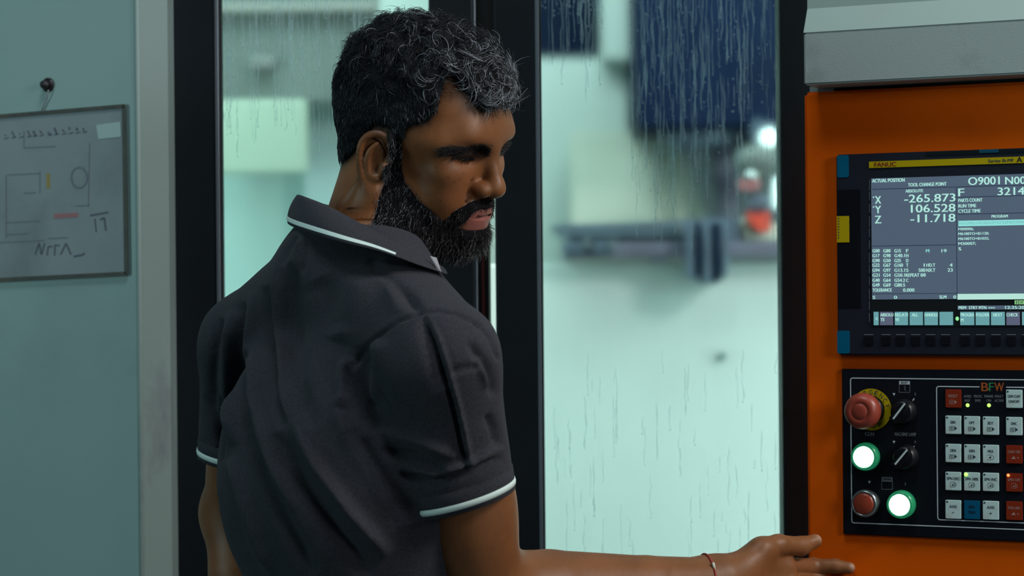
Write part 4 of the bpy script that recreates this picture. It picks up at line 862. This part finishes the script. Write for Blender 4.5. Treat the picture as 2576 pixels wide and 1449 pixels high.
# ---- eyes
for s in (1, -1):
    b = BM(); bmesh.ops.create_uvsphere(b, u_segments=24, v_segments=16, radius=.0112)
    for v in b.verts: v.co += Vector(H(.0355 * s, .0750, .0000))
    center(obj('eye', b, mat('eye_white', (.30, .27, .25), .15) if s == 1 else bpy.data.materials['eye_white'], man, True))
# ---- hair
def tubes(root, nrm, direc, length, curl, turns, rad, n=9, rs=None, droop=0.0):
    "root, nrm, direc (N,3); per-strand length, curl radius, turns, radius; three-sided tapered tubes"
    N = len(root); t = np.linspace(0, 1, n)[None, :, None]; d = direc / np.linalg.norm(direc, axis=1, keepdims=True)
    a = np.cross(d, nrm + .3 * rs.normal(size=(N, 3))); a /= np.linalg.norm(a, axis=1, keepdims=True) + 1e-9; c = np.cross(d, a); ph = rs.rand(N)[:, None, None] * 6.28; w = turns[:, None, None] * 6.28
    L_ = length[:, None, None]; cr = curl[:, None, None]; th = ph + w * t
    p = root[:, None] + d[:, None] * L_ * t + cr * (a[:, None] * (np.cos(th) - np.cos(ph)) + c[:, None] * (np.sin(th) - np.sin(ph))) * np.minimum(1, t * 3)
    p[:, :, 2:3] -= droop * L_ * t ** 2
    return ptubes(p, rad)
def ptubes(p, rad):
    N, n = p.shape[:2]; t = np.linspace(0, 1, n)[None, :, None]
    tg = np.gradient(p, axis=1); tg /= np.linalg.norm(tg, axis=2, keepdims=True) + 1e-12; u = np.cross(tg, np.array((.3, .5, .81))); u /= np.linalg.norm(u, axis=2, keepdims=True) + 1e-9; v = np.cross(tg, u)
    rr = rad[:, None, None] * (1 - .75 * t ** 2); Vs = np.stack([p + (u * math.cos(q) + v * math.sin(q)) * rr for q in (0, 2.094, 4.189)], 2)   # N,n,3,3
    idx = np.arange(N * n * 3).reshape(N, n, 3); Fs = []
    for k in range(3): Fs.append(np.stack((idx[:, :-1, k], idx[:, :-1, (k + 1) % 3], idx[:, 1:, (k + 1) % 3], idx[:, 1:, k]), -1).reshape(-1, 4))
    return Vs.reshape(-1, 3), np.concatenate(Fs), n * 3
def sample(V, Q, N, w, rs):
    a, b_, c, d = (V[Q[:, i]] for i in range(4)); ar = np.linalg.norm(np.cross(c - a, d - b_), axis=1) * w; ar = ar / ar.sum(); i = rs.choice(len(Q), N, p=ar); u, v = rs.rand(2, N, 1)
    p = (a[i] * (1 - u) + b_[i] * u) * (1 - v) + (d[i] * (1 - u) + c[i] * u) * v; Nn = vnorm(V, Q)[Q[i, 0]]; return p, Nn
hi0 = np.array([HO[k] - .14 for k in range(3)]); hi1 = np.array([HO[k] + .14 for k in range(3)]); hi0[2] = HO[2] - .16
sl, g = F.sub(hi0, hi1); GP = np.stack(np.broadcast_arrays(*g), -1).astype(np.float32); GL = (GP - HO) @ HM
gx, gy, gz = np.abs(GL[..., 0]), GL[..., 1], GL[..., 2]; gphi = np.degrees(np.arctan2(gx, gy)); Dh = F.D[sl]; axs = [F.ax[i][sl[i]] for i in range(3)]
del F
w = sm(gz - hairz(gphi).astype(np.float32), -.004, .010); topn = sm(gz, .02, .085); frt = sm(gy, .0, .07) * topn
lm = lump(GP, 130) + .6 * lump(GP + 3, 260)
earm = 1 - np.exp(-(((gx - .085) / .02) ** 2 + ((gy + .002) / .022) ** 2 + ((gz + .033) / .027) ** 2))
th = w * (.0038 + .0012 * topn + .0065 * frt + lm * (.0007 + .0019 * topn)) * earm - (1 - w) * .006 - (1 - earm) * .004
Vh, Qh = nets(axs, Dh - th); hl = HL(Vh); ph_ = np.degrees(np.arctan2(np.abs(hl[:, 0]), hl[:, 1])); keep = (hl[:, 2] > hairz(ph_) - .010) & (np.linalg.norm(hl - (0, -.01, .03), axis=1) > .062)
Vh, Qh = sub_mesh(Vh, Qh, keep); Nh = vnorm(Vh, Qh)
M_hair = mat('hair_strands', (.02, .02, .024), .38, attr='col', spec=.35); M_cap = mat('hair_mass', (.004, .0045, .006), .8, noise=.3, nscale=200, bump=.8, bscale=400, spec=.2)
hair = link('hair', npmesh('hair', Vh, Qh), M_cap, man)
rs = np.random.RandomState(5)
N = 14000; root, nr = sample(Vh, Qh, N, np.ones(len(Qh)), rs); rl = HL(root); rph = np.degrees(np.arctan2(np.abs(rl[:, 0]), rl[:, 1])); tp = sm(rl[:, 2], .03, .085); fr_w = sm(rl[:, 1], .03, .09) * sm(rl[:, 2], .03, .06)
from mathutils.kdtree import KDTree
NC = 620; cen_, cnr = sample(Vh, Qh, NC, np.ones(len(Qh)), rs); kd = KDTree(NC)
for i in range(NC): kd.insert(cen_[i], i)
kd.balance(); ci = np.array([kd.find(p)[1] for p in root])
dn = -HU + .45 * HF; dnc = dn - cnr * (cnr @ dn)[:, None]; rnd3 = rs.normal(size=(NC, 3)); rnd3 -= cnr * (rnd3 * cnr).sum(1, keepdims=True); rnd3 /= np.linalg.norm(rnd3, axis=1, keepdims=True)
cl3 = HL(cen_); ctp = sm(cl3[:, 2], .035, .075); cfr = sm(cl3[:, 1], .03, .08) * sm(cl3[:, 2], .03, .055)
fw = HF - cnr * (cnr @ HF)[:, None]; cd = dnc * (1.1 - ctp)[:, None] + rnd3 * (.15 + .75 * ctp)[:, None] + fw * (.25 * ctp + .35 * cfr)[:, None]; cd /= np.linalg.norm(cd, axis=1, keepdims=True)
om = np.where(rs.rand(NC) < .5, -1, 1) * (.3 + ctp * rs.uniform(1.2, 3.6, NC)); d = cd[ci] + rs.normal(size=(N, 3)) * .16; d -= nr * (d * nr).sum(1, keepdims=True); d /= np.linalg.norm(d, axis=1, keepdims=True); e = np.cross(nr, d)
tpw = ctp[ci]; ln = (.009 + .015 * tpw + .006 * cfr[ci]) * rs.uniform(.6, 1.25, N); w_ = om[ci] * rs.uniform(.75, 1.3, N); n_ = 11; t = np.linspace(0, 1, n_)[None, :]
lift = (.0010 + .0042 * tpw * rs.uniform(.2, 1.25, N)) + (rs.rand(N) < .05) * .004 * tpw
p = root[:, None] - nr[:, None] * .0008 + d[:, None] * (ln[:, None] / w_[:, None] * np.sin(w_[:, None] * t))[..., None] + e[:, None] * (ln[:, None] / w_[:, None] * (1 - np.cos(w_[:, None] * t)))[..., None] + nr[:, None] * (lift[:, None] * np.sin(np.pi * np.minimum(t * .85, 1)))[..., None]
pull = (cen_[ci] - root)[:, None] * (.55 * tpw[:, None] * t ** 1.5)[..., None]; p = p + pull
cl_ = lump(root[:, None], 95)[:, 0]
grey = np.clip(.004 + .42 * fr_w ** 1.5 + .10 * np.exp(-((rph - 62) / 12) ** 2) + .02 * tp + .22 * np.maximum(cl_ - .25, 0) * tp, 0.01, .75); isg = rs.rand(N) < grey
col = np.where(isg[:, None], np.array((.44, .48, .55)) * rs.uniform(.35, 1.1, (N, 1)), np.array((.009, .010, .014)) * rs.uniform(.5, 1.8, (N, 1)))
Vs, Fs, per = ptubes(p, np.where(isg, .00024, .00028) * rs.uniform(.8, 1.3, N))
tag(link('hair_curls', npmesh('hair_curls', Vs, Fs, np.repeat(col, per, 0)), M_hair, hair), kind='stuff')
# ---- beard
bwg = beardw(gx, gy, gz, gphi); full = sm(-gz, .055, .10)
th = -.0022 + bwg * (.0032 + .0030 * full + .0011 * lump(GP, 240))
Vb, Qb = nets(axs, Dh - th); hl = HL(Vb); ph_ = np.degrees(np.arctan2(np.abs(hl[:, 0]), hl[:, 1])); keep = beardw(np.abs(hl[:, 0]), hl[:, 1], hl[:, 2], ph_) > .12
Vb, Qb = sub_mesh(Vb, Qb, keep)
M_bm = mat('beard_mass', (.006, .0055, .007), .9, spec=.1, noise=.3, nscale=200, bump=.8, bscale=400)
beard = link('beard', npmesh('beard', Vb, Qb), M_bm, man)
N = 9500; root, nr = sample(Vb, Qb, N - 3500, np.ones(len(Qb)), rs)
_bq = beardw(hx, hy, hz, phi) * ishead; r2, n2 = sample(V, Q, 3500, np.maximum(_bq[Q].mean(1) * (1.05 - _bq[Q].mean(1)), .0), rs); root = np.concatenate((root, r2)); nr = np.concatenate((nr, n2))
_mz = (hz > -.078) & (hz < -.046) & (hx < .042) & (hy > .06) & ishead; r3, n3 = sample(V, Q, 1500, (_bq * _mz)[Q].mean(1), rs); root = np.concatenate((root[:-1500], r3)); nr = np.concatenate((nr[:-1500], n3))
rl = HL(root); rph = np.degrees(np.arctan2(np.abs(rl[:, 0]), rl[:, 1])); lowc = sm(-rl[:, 2], .05, .10)
dn = -HU - .10 * HF; dn = dn - nr * (nr @ dn)[:, None] * .8; out = HR[None] * np.sign(rl[:, :1]) * .25
dirs = nr * (.18 + .15 * lowc)[:, None] + dn + out + rs.normal(size=(N, 3)) * .22; mst = (rl[:, 2] > -.068) & (np.abs(rl[:, 0]) < .03) & (rl[:, 1] > .06)
ln = (.0052 + .0042 * lowc) * rs.uniform(.6, 1.3, N); ln[mst] *= .62
grey = np.clip(.14 + .46 * sm(rph, 30, 62) + .30 * np.exp(-((rl[:, 2] + .105) / .014) ** 2) * (np.abs(rl[:, 0]) < .03), 0, .65); grey[mst] = .03; isg = rs.rand(N) < grey
col = np.where(isg[:, None], np.array((.30, .30, .32)) * rs.uniform(.3, 1.1, (N, 1)), np.array((.014, .012, .014)) * rs.uniform(.5, 2, (N, 1)))
Vs, Fs, per = tubes(root - nr * .0006, nr, dirs, ln, .0003 + .0010 * rs.rand(N) * lowc, .6 + .8 * rs.rand(N), np.where(isg, .00020, .00024) * rs.uniform(.8, 1.3, N), 7, rs, .05)
tag(link('beard_strands', npmesh('beard_strands', Vs, Fs, np.repeat(col, per, 0)), M_hair, beard), kind='stuff')
# ---- brows and lashes
from mathutils.bvhtree import BVHTree
bvh = BVHTree.FromPolygons(_hv.tolist(), _hq.tolist())
def brow(name, pts, N, ln0, rad, spread, lift):
    for s in (1, -1):
        t = rs.rand(N) * (len(pts) - 1); i = t.astype(int); fr2 = (t - i)[:, None]; pp = np.array(pts); p = pp[i] * (1 - fr2) + pp[i + 1] * fr2; d = pp[i + 1] - pp[i]
        p = p + rs.normal(size=(N, 3)) * spread; p[:, 0] *= s; d[:, 0] *= s; d = d / np.linalg.norm(d, axis=1, keepdims=True)
        W_ = HO + p @ HM.T
        for q in range(N): 
            hit = bvh.find_nearest(Vector(W_[q])); W_[q] = np.array(hit[0]) + np.array(hit[1]) * .0002
        dw = (d + np.array(lift) + rs.normal(size=(N, 3)) * .15) @ HM.T; nn = np.tile(HF, (N, 1))
        Vs, Fs, per = tubes(W_, nn, dw, ln0 * rs.uniform(.7, 1.2, N), np.full(N, .0003), np.full(N, .4), np.full(N, rad), 6, rs)
        link(name, npmesh(name, Vs, Fs, np.tile((.010, .009, .010), (len(Vs), 1))), M_hair, man)
brow('eyebrow', [(.011, .0970, .0012), (.022, .0990, .0026), (.036, .0920, .0034), (.050, .0810, .0020), (.061, .070, -.0015)], 1300, .0080, .00026, (.0012, .0004, .0024), (.3, .12, .1))
brow('eyelash', [(.0210, .0840, -.0042), (.0345, .0880, -.0062), (.0520, .0790, -.0035)], 380, .0042, .00022, (.0003, .0003, .0003), (0, 1.0, -1.1))
# ================================================================== SHIRT
S = Field(axis((-.43, .03, .0026)), axis((1.99, 2.66, .0030)), axis((.93, 1.545, .0026)))
RSE = pa(1153, 1264, 2.165); rn = np.array((.27, .10, -.96)); rn /= np.linalg.norm(rn); LSE = pa(622, 1160, 2.475); ln_ = np.array((-.16, .12, -.97)); ln_ /= np.linalg.norm(ln_)
S.ell(BC + np.array((.012, 0, -.120)), (.160, .108, .175), 0, BMx)
S.ell(BC + np.array((0, 0, -.13)) - bF * .045 + bR * .06, (.080, .075, .120), .05, BMx); S.ell(BC + np.array((0, 0, -.13)) - bF * .045 - bR * .035, (.070, .065, .120), .05, BMx)
S.cone(NB + np.array((0, 0, .0)), RS + np.array((0, 0, .0)), .070, .056, .04); S.cone(NB, LS, .070, .056, .04)
S.ell(BC + bF * .06 + bR * .05 + np.array((0, 0, -.09)), (.11, .07, .11), .04, BMx)
WC = np.array(P(938, 1440, 2.275)); S.ell(WC + np.array((0, 0, .03)), (.132, .106, .23), .035, BMx); S.cone(WC + np.array((0, 0, .0)), WC + np.array((0, 0, -.15)), .10, .115, .04)
def sleeve(A, E, n, r0, r1, armE):
    S.cone(A, E + n * .03, r0, r1, .018, cut=(E, n), hollow=(E - n * .035, E + n * .05, r1 - .0032))
sleeve(RS, RSE, rn, .0560, .0525, RE); sleeve(LS, LSE, ln_, .0575, .0520, LE)
nko = NB + np.array((.004, .0, .105)); S.cone(NB + np.array((0.006, 0, .035)), nko + np.array((.03, .01, .02)), .061, .066, .006, mode='sub')
V, Q = nets(S.ax, S.D); del S
keep = V[:, 2] > .96; V, Q = sub_mesh(V, Q, keep)
Nn = vnorm(V, Q); px = PX(V); view = V - np.array((0, 0, CAMZ)); view /= np.linalg.norm(view, axis=1, keepdims=True); face = sm(-(Nn * view).sum(1), -.1, .25)
def fold(pts, w, amp, kind='g'):
    pts = np.array(pts, float); best = np.full(len(V), 1e9); sg = np.zeros(len(V)); tt = np.zeros(len(V)); L_ = np.linalg.norm(np.diff(pts, axis=0), axis=1); cum = np.concatenate(([0], np.cumsum(L_)))
    for i in range(len(pts) - 1):
        a = pts[i]; ab = pts[i + 1] - a; t = np.clip(((px - a) @ ab) / (ab @ ab), 0, 1); dv = px - a - t[:, None] * ab; d = np.linalg.norm(dv, axis=1); m = d < best
        best[m] = d[m]; sg[m] = np.sign(ab[0] * dv[m, 1] - ab[1] * dv[m, 0]); tt[m] = (cum[i] + t[m] * L_[i]) / cum[-1]
    x = best / w; tp = np.clip(np.minimum(tt, 1 - tt) * 6, 0, 1) ** .7 if kind != 'seam' else 1
    if kind in ('g', 'seam'): f = np.exp(-x ** 2)
    elif kind == 'step': f = sg * x * np.exp(-x ** 2) * 2.0
    return amp * f * tp * face
disp = np.zeros(len(V))
for f_ in FOLDS: disp += fold(f_[0], f_[1], f_[2] * 2.7, *f_[3:])
cuff_m = np.clip(np.minimum(np.abs((V - RSE) @ rn), np.abs((V - LSE) @ ln_)) / .02, 0, 1)
disp *= np.where((np.linalg.norm(V - RSE, axis=1) < .075) | (np.linalg.norm(V - LSE, axis=1) < .075), cuff_m, 1)
disp += .0009 * lump(V, 55) * cuff_m
V = V + Nn * disp[:, None]
M_shirt = mat('charcoal_pique', (.038, .039, .051), .85, noise=.55, nscale=420, bump=.6, bscale=1100, sheen=.05, spec=.2)
shirt = link('shirt', npmesh('shirt', V, Q), M_shirt, man)
M_pipe = mat('white_piping', (.72, .86, .82), .7, bump=.4, bscale=1500)
def cuff(E, n, A, r0, r1, o0, o1, extra, m, name):
    "band around the sleeve between offsets o0, o1 above the hem"
    ax_ = (E + n * .03 - A); Lx = np.linalg.norm(ax_); ax_ /= Lx; u = np.cross(n, (0.2, .9, .1)); u /= np.linalg.norm(u); v = np.cross(n, u); rings = []
    for o, e in ((o0, 0), (o0, extra), ((o0 + o1) / 2, extra * 1.3), (o1, extra), (o1, 0)):
        c = E - n * o; t0 = (c - A) @ ax_; row = []
        for k in range(64):
            a = 2 * math.pi * k / 64; dvec = u * math.cos(a) + v * math.sin(a); r = r1
            for _ in range(4): q = c + dvec * r; t = np.clip((q - A) @ ax_ / Lx, 0, 1); rr_ = r0 + (r1 - r0) * t; dist = np.linalg.norm(q - A - ax_ * Lx * t); r += rr_ + e - dist
            row.append(c + dvec * r)
        rings.append(row)
    R_ = np.array(rings).reshape(-1, 3); Fq = []
    for i in range(4):
        for k in range(64): Fq.append((i * 64 + k, i * 64 + (k + 1) % 64, (i + 1) * 64 + (k + 1) % 64, (i + 1) * 64 + k))
    return link(name, npmesh(name, R_, np.array(Fq)), m, shirt)
for E, n, A, r0, r1 in ((RSE, rn, RS, .0560, .0525), (LSE, ln_, LS, .0575, .0520)):
    cuff(E, n, A, r0, r1, -.0002, .0235, .0009, M_shirt, 'cuff_band'); cuff(E, n, A, r0, r1, .0044, .0104, .0017, M_pipe, 'cuff_stripe')
# ---- collar: a leaf falling from a top line to an outer line, round the neck
TOP = crv([pa(*q) for q in COLLAR_TOP], 90); BOT = crv([pa(*q) for q in COLLAR_BOT], 90)
def leaf(t0, t1, off, thick, m, name, par, mid=.010, n=12, i0=0):
    rows = []; cen = np.array(P(900, 600, 2.28)); 
    for side in (1, 0):
        for j in (range(n + 1) if side else range(n, -1, -1)):
            t = t0 + (t1 - t0) * j / n; p = TOP * (1 - t) + BOT * t; o = p - cen; o[:, 2] = 0; o /= np.linalg.norm(o, axis=1, keepdims=True); bulge = mid * 4 * t * (1 - t) * .35
            rows.append(p + o * (bulge + off + (thick if side else 0)))
    R_ = np.array(rows)[:, i0:]; k, nn = R_.shape[:2]; idx = np.arange(k * nn).reshape(k, nn); Fq = []
    for i in range(k): a, c = idx[i], idx[(i + 1) % k]; Fq.append(np.stack((a[:-1], a[1:], c[1:], c[:-1]), 1))
    return link(name, npmesh(name, R_.reshape(-1, 3), np.concatenate(Fq)), m, par)
col_ = leaf(0, 1, 0, .0022, M_shirt, 'collar', shirt)
leaf(.75, .89, .0004, .0026, M_pipe, 'collar_stripe', shirt, i0=14)
INN = None
b = BM(); q = [pa(1082, 644, 2.170), pa(1098, 648, 2.168), pa(1110, 684, 2.164), pa(1101, 680, 2.166)]; prism(b, [Vector(x) for x in q], (0, .003, 0)); bmesh.ops.recalc_face_normals(b, faces=b.faces[:]); obj('placket_edge', b, mat('white_placket', (.75, .7, .75), .6), shirt)
# seam cords
# ---- wrist thread
b = BM(); rw = RE * .025 + RW * .975; ax_ = (RW - RE) * (1, .55, 0); ax_ /= np.linalg.norm(ax_); u = np.cross(ax_, (0, 0, 1.)); u /= np.linalg.norm(u); v = np.cross(u, ax_)
_am = sub_mesh(_BV, _BQ, (_BV[:, 0] > .12) & (_BV[:, 0] < .27)); abv = BVHTree.FromPolygons(_am[0].tolist(), _am[1].tolist()); ring = []
for k in range(48):
    dv = u * math.cos(k * math.pi / 24) + v * math.sin(k * math.pi / 24); ht = abv.ray_cast(Vector(rw + dv * .08), Vector(-dv)); ring.append(ht[0] + Vector(dv) * .0007)
tube(b, ring, .0011, 6, True); top = min(ring, key=lambda q: (q - P(1786, 1412, 2.33)).length)
obj('wrist_thread', b, mat('red_thread', (.35, .035, .03), .7), man, True)
b = BM(); pc = np.array(top); cyl(b, pc + np.array((-.0005, -.001, .004)), pc + np.array((.0012, -.0015, -.004)), .0016, .0016, 8); obj('thread_bead', b, mat('pale_bead', (.6, .62, .5), .4), man, True)
# ================================================================== TROUSERS, SHOES
T_ = Field(axis((-.48, .12, .006)), axis((1.98, 2.62, .006)), axis((.06, 1.02, .008)))
hip = WC + np.array((0, 0, -.20)); hip[2] = .93
T_.ell(hip, (.155, .115, .13), 0, BMx)
for s in (1, -1):
    a = hip + bR * .085 * s + np.array((0, 0, -.04)); k_ = a + bF * (.03 if s > 0 else -.02) + np.array((0, 0, -.40)); f_ = k_ + bF * (-.01) + np.array((0, 0, -.38)); f_[2] = .10
    T_.cone(a, k_, .088, .068, .04); T_.cone(k_, f_, .068, .062, .03)
V, Q = nets(T_.ax, T_.D); V, Q = sub_mesh(V, Q, V[:, 2] > .075)
link('trousers', npmesh('trousers', V, Q), mat('dark_trousers', (.012, .013, .018), .8, bump=.3, bscale=800), man)
for s in (1, -1):
    a = hip + bR * .085 * s + bF * (.03 if s > 0 else -.02); b = BM(); bmesh.ops.create_uvsphere(b, u_segments=24, v_segments=14, radius=1)
    for v in b.verts:
        l = v.co.copy(); z = max(l.z, -.55); wv = Vector(a * (1, 1, 0)) + Vector(bR) * (l.x * (.045 + .006 * l.y)) + Vector(bF) * (l.y * .145 + .055); v.co = Vector((wv.x, wv.y, .055 * (z + .55) * (1.35 - .55 * max(0, l.y))))
    obj('shoe', b, mat('black_shoe', (.01, .01, .01), .4) if s > 0 else bpy.data.materials['black_shoe'], man, True)
